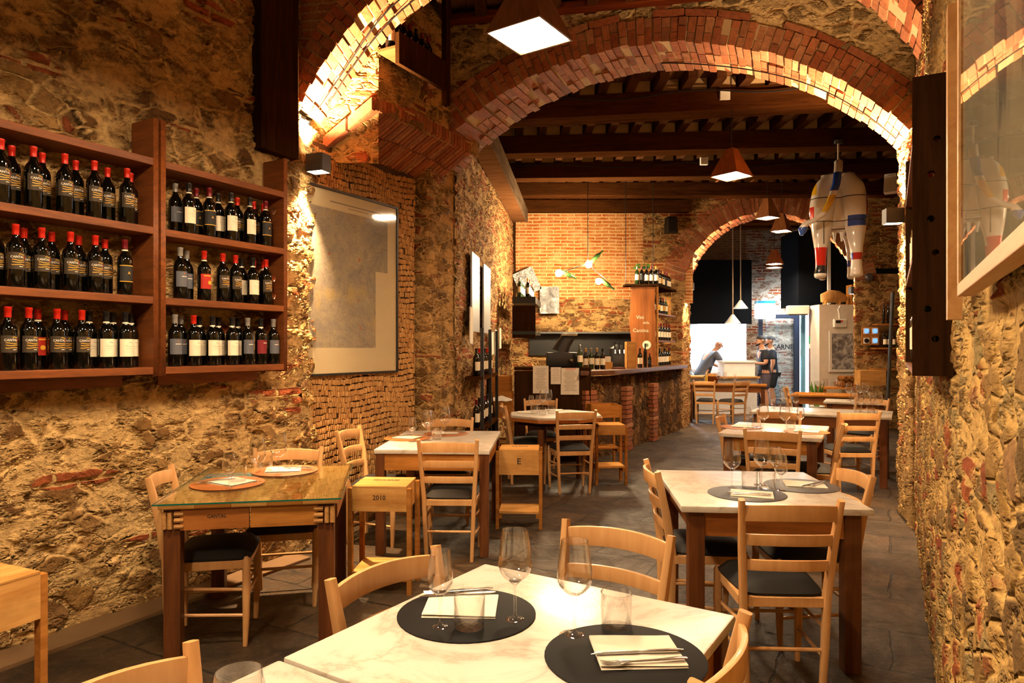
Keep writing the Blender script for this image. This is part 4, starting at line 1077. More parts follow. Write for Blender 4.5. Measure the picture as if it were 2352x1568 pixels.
MB().box((mw/2, -.004, mh/2), (mw-.03, .002, mh-.03)).build('glazing', thin_glass('map glazing', (.98, .98, .97), .7, .05, .04), mp)
MB().box((.60, .0008, 1.39), (.62, .0006, .010)).build('title_line', M['grey_ink'], mp); MB().box((.62, .0008, 1.365), (.25, .0006, .006)).build('title_line', M['grey_ink'], mp)
# ---------------------------------------------------------------- framed picture on the right wall
def art_mat():
    t = NT('pale print'); v = t.coord()
    n = t.noise(v, 1.8, 5, .6, 1.0).outputs[0]
    c = t.mix(t.rng(n, .42, .60), lin('#a39677'), lin('#8c8066'))
    n2 = t.noise(t.n('Mapping', {0: v, 3: (2.2, 1, .7)}).outputs[0], 2.4, 4, .6).outputs[0]
    c = t.mix(t.rng(n2, .54, .60, 0, .85), c, lin('#33363a'))
    return t.finish(c, .8)
pr = empty('framed_picture', (RW(.40)-.022, .40, 1.612), RZ, 'large glazed picture in pale wood frame on the near right wall', 'picture')
PL_ = 1.20; PH = 1.15
MB().box((PL_/2, .022, PH/2), (PL_-.02, .004, PH-.02)).build('print', art_mat(), pr)
MB().box((PL_/2, .029, PH/2), (PL_-.03, .003, PH-.03)).build('glazing', thin_glass('picture glazing', (.97, .97, .96), .55, .08, .006), pr)
fw = wood('pale frame', '#c99a62', '#a8743c', .45, .6, (1.2, 12, 12))
for (c, s) in (((PL_/2, .018, .012), (PL_, .03, .026)), ((PL_/2, .018, PH-.012), (PL_, .03, .026)), ((.012, .018, PH/2), (.026, .03, PH-.05)), ((PL_-.012, .018, PH/2), (.026, .03, PH-.05))):
    MB().box(c, s).build('frame_bar', fw, pr, bevel=.002)
bt = empty('wooden_batten', (RW(1.66)-.048, 1.66, 0), RZ, 'upright pale timber batten behind the picture frame end', 'batten')
MB().box((0, 0, 1.95), (.05, .03, .76)).build('board', fw, bt); MB().box((.03, -.03, 2.02), (.06, .05, .24), taper=.3).build('wedge', fw, bt)
# cables clipped along the two arches
def cable(pts, label, r=.006): 
    o = MB().sweep(pts, r, None, 6).build('cable', M['black'], None, smooth=True); return tag(o, label, 'cable')
cable([A1.p(u, A1.z(u)-.03, .22+.05*math.sin(u*7)) for u in np.linspace(.06, 3.9, 40)], 'black cable along the underside of the first arch')
cable([A1.p(u, A1.z(u)-.03, .33+.03*math.sin(u*5+1)) for u in np.linspace(.10, 2.6, 30)], 'second black cable on the first arch, beside its twin')
cable([A2.p(u, A2.z(u)-.03, .34+.05*math.sin(u*3)) for u in np.linspace(2.1, 4.12, 30)], 'black cable along the lit right half of the big arch')
# ================================================================ the bar
bar = empty('bar_counter', (1.0, 9.3, 0), 0, 'stone clad bar counter with dark timber worktop', 'bar counter')
def loc(p): return (p[0]-1.0, p[1]-9.3)
front = [(.98, 9.22), (1.35, 9.55), (1.64, 10.05), (2.40, 11.36), (3.12, 12.6)]
P_ = [Vector(loc(p)) for p in front]
def bar_face():
    xs = []; us = [0]
    for a_, b_ in zip(P_, P_[1:]):
        n = max(1, int((b_-a_).length/.035))
        for k in range(n): xs.append(a_.lerp(b_, k/n))
    xs.append(P_[-1]); zs = np.linspace(0, 1.12, 33)
    o = grid_mesh('stone_front', [[(p.x, p.y, z) for z in zs] for p in xs], [[(i*.035, z) for z in zs] for i in range(len(xs))], stone('bar stone', ['#6b4a2a', '#8a6236', '#57391f', '#9c7544', '#3c2a1a'], '#4a3420', 7.0, .8, .07, (.02, .08)), True)
    del o['kind']; o.parent = bar; KIDS.setdefault(bar.name, []).append(o)
bar_face()
def pillar(u0, seg, name='brick_pillar'):
    a_, b_ = P_[seg], P_[seg+1]; d_ = (b_-a_).normalized(); n_ = Vector((d_.y, -d_.x)); rnd2 = random.Random(seg)
    mb = MB(); c0 = a_+d_*u0
    for k in range(14):
        wv = rnd2.uniform(.20, .25); c = c0+n_*(.03+rnd2.uniform(-.008, .008))
        mb.box((c.x, c.y, .035+k*.067), (wv, .10, .056), rz=math.atan2(d_.y, d_.x)+rnd2.uniform(-.03, .03))
    mb.build(name, M['arch_brick'], bar)
pillar(.06, 0); pillar(.05, 2); pillar(1.25, 2)
off = lambda d: [Vector(p) for p in d]
top_f = [(.92, 9.10), (1.42, 9.42), (1.76, 9.98), (2.52, 11.3), (3.20, 12.45)]
top_b = [(3.17, 12.74), (2.62, 12.74), (1.85, 11.5), (1.15, 10.35), (.85, 9.75)]
MB().prism([loc(p) for p in top_f+top_b], 1.135, 1.20).build('worktop', wood('bar top', '#6d4a3a', '#3d2519', .35, .6, (6, 6, 6)), bar, bevel=.012)
MB().box((-.45, -.10, .60), (1.02, .05, 1.20)).build('timber_front', M['dark_wood'], bar)
MB().box((-.45, .15, 1.225), (1.04, .56, .04)).build('raised_top', M['dark_wood'], bar, bevel=.004)
MB().box((-.94, .5, .58), (.05, 1.1, 1.16)).build('timber_end', M['dark_wood'], bar)
BZ = 1.201; BZ2 = 1.246
def menu(px0, px1, py0, py1, label, n, red=False, Y=9.165):
    w_, h_ = (px1-px0)/F*Y, (py1-py0)/F*Y
    o = empty('menu_sheet', (X((px0+px1)/2, Y), Y, Zp((py0+py1)/2, Y)), 0, label, 'menu')
    MB().box((0, 0, 0), (w_, .003, h_)).build('sheet', M['paper'], o)
    mb = MB()
    for i in range(n): mb.box((random.uniform(-.006, .006), -.0018, h_*.40-i*h_*.8/n), (w_*random.uniform(.45, .75), .0006, h_*.014))
    mb.build('print_lines', M['grey_ink'], o)['kind'] = 'stuff'
    if red: MB().box((.01, -.0018, h_*.46), (w_*.55, .0006, h_*.02)).build('heading', M['red_ink'], o)
menu(1224, 1260, 840, 903, 'leftmost menu sheet pinned on the dark timber bar front', 14)
menu(1265, 1289, 843, 882, 'small middle menu sheet on the dark timber bar front', 8)
menu(1288, 1330, 845, 906, 'rightmost menu sheet with red heading on the bar front', 16, True)
# objects on the bar
def BB(kind, px, Y, z, label, grp, rz=0.0): return put_bottle(kind, (X(px, Y), Y, z), rz, label, grp, True)
G = 'bottles on the bar counter'
BB('green', 1332, 9.32, BZ2, 'pale labelled bottle by the coffee machine on the bar', G)
for i, (px, k) in enumerate(((1345, 'cream'), (1358, 'green'), (1371, 'cream'), (1384, 'white'))): BB(k, px, 9.9, BZ, f'{NTH[i]} bottle in the row right of the coffee machine', G)
BB('white', 1470, 10.6, BZ, 'dark bottle with cream label beside the wooden box', G)
b_ = BB('plain', 1482, 10.75, BZ, 'tall slim bottle before the plank shelf end', G); b_.scale = (.75, .75, 1.25)
b_ = BB('gilt', 1492, 10.9, BZ, 'short bottle at the right foot of the plank', G); b_.scale = (.8, .8, .75)
wb = empty('wine_box', (X(1448, 10.3), 10.3, BZ), .1, 'upright pale wooden wine box on the bar', 'box')
MB().box((0, 0, .20), (.145, .12, .40)).build('body', M['crate'], wb, bevel=.003); MB().box((0, -.061, .20), (.12, .003, .37)).build('lid', M['crate'], wb)
# coffee machine and grinder
cm = empty('coffee_machine', (X(1290, 9.55), 9.55, BZ2), 0, 'black coffee machine on the raised end of the bar', 'coffee machine')
MB().box((0, .02, .10), (.42, .30, .20)).build('body', M['black'], cm, bevel=.02, smooth=True)
MB().sweep([(-.02, 0, .2), (.03, 0, .32), (.10, 0, .42)], [.12, .10, .09], [.11, .09, .07], 12, 3).build('hopper', M['black'], cm, smooth=True)
MB().box((.10, -.02, .445), (.22, .2, .03)).build('lid', M['steel'], cm, bevel=.006)
MB().lathe([(.02, 0), (.028, .02), (.028, .05), (0, .055)], 12, (.12, -.15, .06)).build('filter_holder', M['steel'], cm, smooth=True)
tp = empty('beer_tap', (X(1420, 11.0), 11.0, BZ), 0, 'dark drink tower with taps beyond the wooden box', 'tap')
MB().sweep([(0, 0, 0), (0, 0, .30), (0, 0, .36)], [.15, .15, .05], [.08, .08, .04], 12, 4).build('tower', M['black'], tp, smooth=True)
for s in (-.07, 0, .07): MB().sweep([(s, -.08, .26), (s, -.13, .27), (s, -.14, .22)], .012, None, 8).build('tap', M['steel'], tp, smooth=True)
for s in (-.07, 0, .07): MB().sweep([(s, -.09, .28), (s, -.09, .40)], [.009, .014], None, 8).build('handle', M['black'], tp, smooth=True)
pb = empty('card_box', (X(1395, 10.1), 10.1, BZ), .2, 'small open cardboard box on the bar', 'box'); MB().box((0, 0, .05), (.13, .1, .10)).build('body', M['crate'], pb)
MB().box((0, -.02, .13), (.09, .01, .10)).build('card', M['paper'], pb)
tr = empty('till_tray', (X(1421, 10.0), 10.0, BZ), .2, 'small dark tray with a red edge on the bar', 'tray'); MB().box((0, 0, .012), (.17, .12, .024)).build('body', plain('dark red', '#5a1512', .5), tr, bevel=.004)
# ---------------------------------------------------------------- shelf unit at the end of the bar
SY0, SY1 = 11.5, 12.6
p0 = Vector((2.42, 11.45)); p1 = Vector((3.02, 12.62)); dsh = (p1-p0).normalized(); nsh = Vector((-dsh.y, dsh.x)); rsh = math.atan2(dsh.y, dsh.x); lsh = (p1-p0).length
su = empty('bar_shelf_unit', (p0.x, p0.y, 0), rsh, 'plank ended timber shelf unit of bottles on the bar', 'shelf unit')
pl_w = wood('plank', '#a2602c', '#6e3a18', .45, .5, (7, 7, .7))
x0_, x1_ = X(1449, 11.45), X(1507, 11.45)
pk = MB().sweep([(0, 0, 1.214), (.005, 0, 1.5), (-.02, 0, 1.95), (-.015, 0, 2.3), (0, 0, 2.545)], [.21, .20, .225, .205, .205], .016, 8, 6, up=(1, 0, 0)).build('plank_end', pl_w, su)
inv = lambda x, y: ((x-p0.x)*math.cos(rsh)+(y-p0.y)*math.sin(rsh), -(x-p0.x)*math.sin(rsh)+(y-p0.y)*math.cos(rsh))
lx, ly = inv((x0_+x1_)/2, 11.45); pk.location = (lx, ly, 0); pk.rotation_euler = (0, 0, -rsh)
M['chalk'] = plain('chalk', '#dcc9ae', .9)
for (tx, dx, z, sz) in (('Vini', -.06, 2.02, .085), ('della', .04, 1.93, .06), ('Cantina', -.05, 1.80, .085)):
    text_mesh(tx, sz, M['chalk'], 'lettering', pk, (dx, -.0175, z))
MB().lathe([(0, 0), (.072, 0)], 24, M=Matrix.Rotation(PI/2, 3, 'X'), c=(.05, -.018, 1.56), caps=False).build('round_badge', M['lab_cream'], pk)
MB().lathe([(0, 0), (.03, 0)], 8, M=Matrix.Rotation(PI/2, 3, 'X'), c=(.05, -.0195, 1.555), caps=False).build('badge_mark', plain('badge ink', '#6d7a55', .8), pk)
for i, z in enumerate((1.64, 2.10)):
    MB().box((lsh/2, .16, z-.012), (lsh, .32, .026)).build('shelf', M['shelf_wood'], su)
MB().box((lsh/2, .16, 2.56), (lsh+.05, .36, .034)).build('top_shelf', M['dark_wood'], su, bevel=.004)
MB().box((.05, .0, 1.88), (.05, .03, 1.34)).build('upright', M['crate'], su)
lx2, ly2 = inv(X(1475, 11.46), 11.5)
tl = MB().box((0, 0, 2.56), (.56, .26, .034)).build('top_shelf', M['dark_wood'], su, bevel=.004); tl.location = (lx2, ly2+.02, 0); tl.rotation_euler = (0, 0, -rsh)
def shelf_row(z, kinds, where, u0=.14, u1=None, v=.10):
    u1 = u1 or lsh-.08
    for i, k in enumerate(kinds):
        u = u0+(u1-u0)*i/max(1, len(kinds)-1); p = p0+dsh*u+nsh*v
        put_bottle(k, (p.x, p.y, z), rsh-.1, f'{NTH[i]} bottle on {where} of the bar shelf unit', f'bottles on {where} of the bar shelf unit', True)
shelf_row(BZ, ['white', 'cream', 'white', 'white', 'cream', 'white', 'cream', 'ochre'], 'the counter level', .10)
shelf_row(1.642, ['slate', 'creamred', 'whitered', 'creamred', 'creamred', 'creamred', 'creamred'], 'the lower shelf')
shelf_row(2.102, ['white', 'white', 'ochre', 'white', 'ochre', 'green'], 'the middle shelf', .14, 1.0)
bx = empty('wine_box', (p0+dsh*(lsh-.11)+nsh*.12).to_3d(), rsh, 'flat pale wooden wine box on the middle bar shelf', 'box'); bx.location.z = 2.102; MB().box((0, 0, .17), (.12, .1, .34)).build('body', M['crate'], bx)
shelf_row(2.578, ['creamred', 'cream', 'gilt', 'white', 'ochre', 'cream', 'gilt', 'creamred', 'cream'], 'the top right shelf', .08)
tk = ['green', 'gilt', 'white', 'creamred', 'cream']
for i, k in enumerate(tk): put_bottle(k, (X(1463+i*11, 11.48), 11.48, 2.578), 0, f'{NTH[i]} bottle on top of the plank end of the bar shelf unit', 'bottles on top of the plank end', True)
pn = empty('potted_plant', (X(1478, 11.58), 11.66, 2.578), 0, 'little green plant among the bottles atop the bar shelf', 'plant')
MB().lathe([(.03, 0), (.04, .20), (.042, .21), (0, .21)], 10).build('pot', M['black'], pn, smooth=True)
mb = MB()
for i in range(40):
    a = random.uniform(0, 6.28); e = random.uniform(.2, 1.3); r_ = random.uniform(.05, .13); c = Vector((r_*math.cos(a)*math.cos(e), r_*math.sin(a)*math.cos(e), .24+r_*math.sin(e)))
    mb.sweep([c, c+Vector((.02*math.cos(a), .02*math.sin(a), .02)), c+Vector((.05*math.cos(a), .05*math.sin(a), .015))], [.004, .018, .002], [.002, .003, .001], 6)
mb.build('foliage', plain('leaf green', '#3f7a25', .5), pn, smooth=True)['kind'] = 'stuff'
# ---------------------------------------------------------------- back wall things
bs = empty('glass_shelf', (X(1330, 12.65), 12.66, 0), 0, 'long shelf with jars on the stone wall behind the bar', 'shelf')
zs_ = Zp(764, 12.6)
MB().box((0, 0, zs_), (1.95, .22, .03)).build('board', M['grey_metal'], bs); MB().box((.03, .11, zs_-.22), (1.9, .03, .40)).build('dark_strip', M['black'], bs)  # flat black strip set below the shelf board
for i, (px, h) in enumerate(((1225, .15), (1235, .17), (1243, .14), (1257, .15), (1265, .13), (1278, .16), (1290, .13), (1400, .2), (1415, .22), (1430, .18), (1440, .2))):
    o = GL['tumbler'].put((X(px, 12.62), 12.62, zs_+.016), 0, f'{NTH[i]} glass jar on the shelf behind the bar', 'jars on the shelf behind the bar'); o.scale = (.72, .72, h/.098)
def photo_mat(name, sc, seed):
    t = NT(name); v = t.coord(loc=(seed, seed*2, 0)); n = t.noise(v, sc, 6, .7, 1.0).outputs[0]
    return t.finish(t.ramp(n, [(.30, '#2a2a2c'), (.48, '#77777a'), (.62, '#c4c4c6')]), .6)
def poster(name, px, py, Y, w_, h_, rot, label, mat, rz=0.0):
    o = MB().box((0, 0, 0), (w_, .012, h_)).build(name, mat, None); o.location = at(px, py, Y); o.rotation_euler = (0, rot, rz)
    return tag(o, label, 'poster')
poster('photo_print', 1210, 647, 12.68, .40, .46, math.radians(-24), 'tilted grey vineyard photo print in the bar corner', photo_mat('print a', 22, 3))
poster('photo_print', 1262, 689, 12.68, .36, .50, 0, 'upright grey landscape photo print on the bar wall', photo_mat('print b', 5, 8))
# bottle lamp over the bar
bl = empty('bottle_lamp', (X(1350, 11.0), 11.0, Zp(612, 11.0)), 0, 'hanging lamp of three bottles with bare bulbs over the bar', 'lamp')
MB().sweep([(0, 0, .05), (0, 0, 1.84)], .006, None, 6).build('cord', M['black'], bl)
MB().sweep([(-.46, 0, -.10), (-.2, 0, -.02), (0, 0, .05), (.12, .02, -.06), (.30, .03, -.20)], .007, None, 6).build('wire', M['black'], bl)
M['bulb'] = emissive('bulb glow', (1, .74, .42), L_BULB)
for (dx, dz, br, ang) in ((-.47, -.11, .055, 2.0), (.01, .03, .055, .8), (.17, -.24, .05, 2.2)):
    MB().lathe([(br*math.sin(a_), -br*math.cos(a_)) for a_ in np.linspace(0.001, PI-.001, 10)], 14, (dx, -.03, dz), caps=False).build('bulb', M['bulb'], bl, smooth=True)
    mb = MB(); mt = Matrix.Rotation(ang, 3, 'Y')
    mb.lathe([(0, 0), (.036, .002), (.037, .17), (.02, .205), (.014, .23), (.014, .28), (0, .28)], 14, M=mt, c=(dx+.04, .05, dz+.04)); mb.build('bottle_shade', M['bottle_green'], bl, smooth=True)
# timber gutter shelf along the left wall of the bar room, with bottles
gy0, gy1 = 7.3, 12.7
gs = empty('high_bottle_shelf', (LW2(gy0), gy0, 0), math.atan2(gy1-gy0, LW2(gy1)-LW2(gy0)), 'long grey timber trough shelf high on the left wall of the bar room', 'shelf')
gl_ = 5.3
MB().box((gl_/2, -.14, 3.84), (gl_, .26, .03)).build('shelf_board', M['plank'], gs); MB().box((gl_/2, -.27, 3.93), (gl_, .03, .22)).build('front_board', wood('grey timber', '#6d5a48', '#463628', .7, .7, (1.2, 14, 14)), gs)
dg_ = Vector((LW2(gy1)-LW2(gy0), gy1-gy0)).normalized(); ng_ = Vector((dg_.y, -dg_.x))
for i in range(14):
    p = Vector((LW2(gy0), gy0))+dg_*(.4+i*.34)+ng_*.16
    put_bottle(['white', 'creamred', 'cream'][i % 3], (p.x, p.y, 3.856), 1.4, f'{NTH[i].replace("from left", "from the arch").replace("leftmost", "nearest")} bottle in the long trough shelf', 'bottles in the long trough shelf', True)
# black shelf with liquor bottles in the left corner
ls = empty('corner_shelf', (.02, 10.9, 0), math.atan2(5.75, .6), 'black two tier shelf of liquor bottles in the left bar corner', 'shelf')
MB().box((.3, -.20, Zp(700, 10.8)+.06), (1.3, .36, .10)).build('upper_shelf', M['black'], ls); MB().box((.3, -.20, Zp(765, 10.8)), (1.3, .36, .05)).build('lower_shelf', M['black'], ls)
MB().box((-.33, -.2, Zp(740, 10.8)), (.03, .36, .5)).build('end_panel', M['dark_wood'], ls)
zq = Zp(700, 10.8)+.112
for i in range(9):
    u = -.25+i*.14; p = Vector((.02, 10.9))+Vector((.104, .995))*u+Vector((.995, -.104))*(.12+.12*(i % 2))
    put_bottle(['green', 'cream', 'green', 'creamred'][i % 4], (p.x, p.y, zq), .8, f'{NTH[i].replace("from left", "from the front").replace("leftmost", "foremost")} liquor bottle on the black corner shelf', 'liquor bottles on the corner shelf', True)
for i in range(6):
    u = -.22+i*.16; p = Vector((.02, 10.9))+Vector((.104, .995))*u+Vector((.995, -.104))*.22
    GL['tumbler'].put((p.x, p.y, Zp(765, 10.8)+.026), 0, f'{NTH[i].replace("from left", "from the front").replace("leftmost", "foremost")} glass on the lower black corner shelf', 'glasses on the corner shelf')
# metal sheets and papers on the left wall of the bar room
for (px0, px1, py0, py1, Y0, Y1, lab) in ((1060, 1088, 585, 762, 7.6, 8.15, 'tall grey metal sheet nearest the pier on the left wall'), (1089, 1112, 612, 765, 8.5, 9.1, 'second grey metal sheet further along the left wall')):
    a_ = Vector((LW2(Y0)+.06, Y0)); b2 = Vector((LW2(Y1)+.06, Y1)); z0, z1 = Zp(py1, (Y0+Y1)/2), Zp(py0, (Y0+Y1)/2)
    o = MB().box((0, 0, 0), ((b2-a_).length, .02, z1-z0)).build('metal_sheet', plain('pale steel sheet', '#aeb2b6', .4, .3), None)
    o.location = ((a_.x+b2.x)/2, (a_.y+b2.y)/2, (z0+z1)/2); o.rotation_euler = (0, 0, math.atan2(b2.y-a_.y, b2.x-a_.x)); tag(o, lab, 'metal sheet')
for i, (Y, z0, z1, w_) in enumerate(((7.5, 1.55, 1.95, .2), (9.25, 1.42, 1.72, .2), (9.6, 1.40, 1.76, .24), (10.1, 1.5, 1.8, .2))):
    o = MB().box((0, 0, 0), (w_, .012, z1-z0)).build('pinned_paper', M['paper'], None); o.location = (LW2(Y)+.075, Y, (z0+z1)/2); o.rotation_euler = (0, .05*(-1)**i, math.atan2(5.75, .6)); tag(o, ['framed paper nearest the pier on the left bar room wall', 'first white paper below the metal sheets', 'widest white paper below the metal sheets', 'white paper farthest along the left wall'][i], 'paper')
# dark metal rack with bottles beside the pier
mr = empty('bottle_rack', (LW2(7.35), 7.35, 0), math.atan2(5.75, .6), 'dark metal rack of wine bottles just beyond the left pier', 'wine rack')
for u in (.0, .62, 1.24): MB().box((u, -.22, .86), (.035, .035, 1.72)).build('post', M['black'], mr)
for z in (.62, 1.18): MB().box((.62, -.135, z), (1.3, .20, .035)).build('shelf', M['beam'], mr)
for j, z in enumerate((.64, 1.2)):
    for i in range(6):
        p = Vector((LW2(7.35), 7.35))+Vector((.104, .995))*(.10+i*.21)+Vector((.995, -.104))*.14
        put_bottle(['creamred', 'white', 'whitered'][(i+j) % 3], (p.x, p.y, z), 1.0, f'{NTH[i].replace("from left", "from the pier").replace("leftmost", "nearest the pier")} bottle on {"lower" if j == 0 else "upper"} shelf of the metal rack', 'bottles in the metal rack', True)
# crates and a cloth left of the bar
def crate_box(loc, rz, s, label, open_=False, mat='crate2'):
    r = empty('wooden_crate', loc, rz, label, 'crate', 'wooden crates')
    w_, d_, h_ = s; m = M[mat]
    for sy in (-1, 1): MB().box((0, sy*(d_/2-.008), h_/2), (w_, .016, h_)).build('side_board', m, r)
    for sx in (-1, 1): MB().box((sx*(w_/2-.008), 0, h_/2), (.016, d_-.034, h_)).build('end_board', m, r)
    MB().box((0, 0, h_-.008 if not open_ else .012), (w_-.034, d_-.034, .016)).build('lid' if not open_ else 'bottom', m, r); return r
cbx = X(1160, 8.9)
for i in range(2):
    st = crate_stool((-.145, 8.85+.5*i, 0), 2, ['empty crate stool with a white cloth on it left of the bar', 'taller crate stool behind the cloth covered one'][i], None, None, .27, .30, .82 if i == 0 else .92, .2, .25, 'crate2')
crate_box((-.145, 9.35, .926), .0, (.29, .24, .20), 'wooden crate on top of the taller crate stool left of the bar')
mb = MB(); N = 10
rows = []
for j in range(N+1):
    for i in range(N+1):
        fx, fy = i/N*2-1, j/N*2-1
        rows.append((fx*.15, fy*.13, .005+.05*(1-fx*fx)*(1-fy*fy)+.022*noise.noise(Vector((fx*2.2, fy*2.2, 3)))))
mb._add(rows, [(j*(N+1)+i, j*(N+1)+i+1, (j+1)*(N+1)+i+1, (j+1)*(N+1)+i) for j in range(N) for i in range(N)])
o = mb.build('tea_towel', M['white'], None, smooth=True); o.location = (-.145, 8.84, .826); tag(o, 'crumpled white cloth on a crate stool left of the bar', 'cloth')
# hanging apron cloth on the rack, toolbox
o = MB().sweep([(0, 0, .95), (.02, -.02, .7), (.05, -.04, .45), (.07, -.05, .2)], [.02, .035, .045, .05], [.015, .03, .04, .04], 12, 2.2).build('hanging_apron', M['dark_wood'], None, smooth=True); o.location = (-.305, 8.68, .22); tag(o, 'dark brown apron hanging at the end of the metal rack', 'apron')
# speakers, sensor
def speaker(loc, rz, label, mat, s=(.20, .18, .30)):
    r = empty('wall_speaker', loc, rz, label, 'speaker')
    MB().box((0, 0, 0), s, taper=.85).build('cabinet', M[mat], r, bevel=.012, smooth=True); MB().box((0, -s[1]/2-.002, -.01), (s[0]*.8, .008, s[2]*.8)).build('grille', M['black' if mat == 'black' else 'paper'], r)
    MB().box((0, s[1]/2+.05, 0), (.05, .12, .05)).build('bracket', M['black'], r)
speaker(at(1541, 517, 12.55), .3, 'black loudspeaker on the wall left of the far arch', 'black')
speaker(at(2046, 422, 9.5), -.6, 'white loudspeaker high on the right by the hanging cow', 'white', (.17, .17, .26))
# junction boxes and cables on the beams
for (px, py, Y, lab) in ((1664, 219, 7.40, 'white junction box on the first ceiling beam'), (1617, 370, 10.1, 'white junction box on the third ceiling beam')):
    o = MB().box((0, 0, 0), (.11, .06, .11)).build('junction_box', M['white'], None, bevel=.006); o.location = at(px, py, Y); tag(o, lab, 'junction box')
cable([(x, 7.97-.15*(x+.55)-.19+.0, 4.27+.03*math.sin(x*4)) for x in np.linspace(-.3, 3.6, 30)], 'pale cable along the first ceiling beam', .008)
cable([(x, 10.55-.047*(x+.3)-.15, 4.26+.03*math.sin(x*3)) for x in np.linspace(.1, 4.8, 30)], 'pale cable along the third ceiling beam', .008)
# right hand end of the back wall: gauges, shelf, crate, pole
gp = empty('gauge_panel', at(1999, 771, 12.68), 0, 'timber panel with four round switches on the right stone wall', 'switch panel')
MB().box((0, 0, 0), (.32, .02, .34)).build('board', M['crate2'], gp)
bluem = plain('blue dial', '#2d6fd0', .3, emit=(.2, .45, 1, 1), estr=.6)
for i, (dx, dz) in enumerate(((-.08, .09), (.08, .09), (-.08, -.09), (.08, -.09))):
    pt = MB().box((dx, -.014, dz), (.11, .008, .11)).build('plate', M['white'], gp)
    MB().lathe([(0, 0), (.042, 0), (.042, .012), (0, .012)], 18, M=Matrix.Rotation(PI/2, 3, 'X'), c=(dx, -.018, dz)).build('dial', bluem if i != 2 else M['black'], pt)
wsx = 6.9
for i, z in enumerate((Zp(745, 12.6), Zp(800, 12.6), Zp(848, 12.6))):
    o = MB().box((0, 0, 0), (.56, .2, .03)).build('wall_shelf', M['crate2'], None); o.location = (7.0-.03*i, 12.66, z); tag(o, ['upper', 'middle', 'lowest'][i]+' small timber shelf on the right stone wall', 'shelf')
for i, px in enumerate((2032, 2042, 2052)): put_bottle('white', (X(px, 12.62), 12.62, Zp(800, 12.6)+.016), 0, f'{NTH[i]} bottle on the small right wall shelf', 'bottles on the small right wall shelf', True)
for i, px in enumerate((2030, 2040)): o = BB('plain', px, 12.62, Zp(745, 12.6)+.016, f'{NTH[i]} dark bottle on the upper small shelf', 'bottles on the upper small shelf')
crate_box(at(1999, 884, 12.3), 0, (.46, .2, .27), 'wooden crate hung on the wall under the gauges', False, 'crate')
o = MB().sweep([(6.36, 11.6, 0.0), (6.47, 11.6, 2.45)], .03, None, 8).build('black_pole', M['black'], None); tag(o, 'long black pole leaning by the right pier', 'pole')
# ================================================================ the far room and kitchen
KY = 19.6
kw = plain('kitchen white', '#f2f3f5', .5); blk = plain('black panel', '#060607', .8, spec=.1)
path_wall('wall_far_left', [(2.2, 13.4), (3.0, KY)], 0, 5.0, M['white'], .5, flip=True)
path_wall('wall_far', [(2.5, KY), (7.4, KY)], 0, 5.0, kw, .5, flip=True)
path_wall('wall_far_right', [(13.5, KY), (11.5, 13.3)], 0, 5.0, M['white'], .5, flip=True)
c_ = MB().box((7, 16.6, 4.93), (12, 6.6, .06)).build('ceiling', M['plank']); c_['kind'] = 'structure'
beam('ceiling_beam', 3.0, 14.6, 10.5, 14.6, 4.15, .34, .28)
beam('ceiling_beam', 3.0, 16.3, 10.5, 16.3, 4.35, .34, .28)
# brick relieving arch and wall over the kitchen opening
path_wall('wall_kitchen', [(3.2, 17.6), (6.1, 17.6)], 3.55, 4.95, M['brick_dark'], .06, flip=True)
o = MB().box((0, 0, 0), (1.95, .06, 1.62)).build('trim_7', blk, None); o.location = (X(1640, 17.3)-.03, 17.3, 2.93); o['kind'] = 'structure' 
path_wall('wall_far_brick', [(6.02, 17.55), (7.3, 17.55)], 0, 4.95, stone('pale brick pier', ['#8c6a52', '#a3826a', '#7a5844', '#b09a84'], '#c8b8a4', 6.0, 2.4, .05, red=.1, courses=.45), .05, flip=True)
# pass counter with worktop
kc = empty('kitchen_counter', (4.60, 15.6, 0), 0, 'white kitchen pass counter with pale timber ledge', 'counter')
MB().box((0, .35, .41), (2.0, .7, .82)).build('body', kw, kc); MB().box((0, .30, .84), (2.06, .85, .04)).build('timber_top', M['crate'], kc, bevel=.004)
MB().box((.62, .30, 1.02), (.7, .5, .32)).build('raised_cabinet', kw, kc); MB().box((.60, .25, 1.20), (.78, .45, .04)).build('serving_shelf', kw, kc)
for (x, y, z, s, lab) in ((3.75, 18.6, .9, (.9, .7, .9), 'white oven cabinet at the back left of the kitchen'), (5.5, 18.9, .95, (1.2, .6, .95), 'white worktop cabinet at the back of the kitchen')):
    o = empty('kitchen_cabinet', (x, y, 0), 0, lab, 'cabinet'); MB().box((0, 0, s[2]/2), s).build('body', kw, o, bevel=.01); MB().box((0, -s[1]/2-.006, s[2]*.5), (s[0]*.9, .01, s[2]*.8)).build('door', M['white'], o); MB().box((0, -s[1]/2-.02, s[2]*.8), (s[0]*.5, .02, .02)).build('handle', M['steel'], o)
hood = MB().prism([(-.05, 0), (2.0, 0), (2.0, 1.3), (-.05, 1.3)], 2.30, 2.34).build('extractor_hood', plain('hood blue steel', '#3f8fae', .3, .4), None); hood.location = (3.35, 18.3, -.05); tag(hood, 'thin steel blue edged hood across the white kitchen', 'hood')
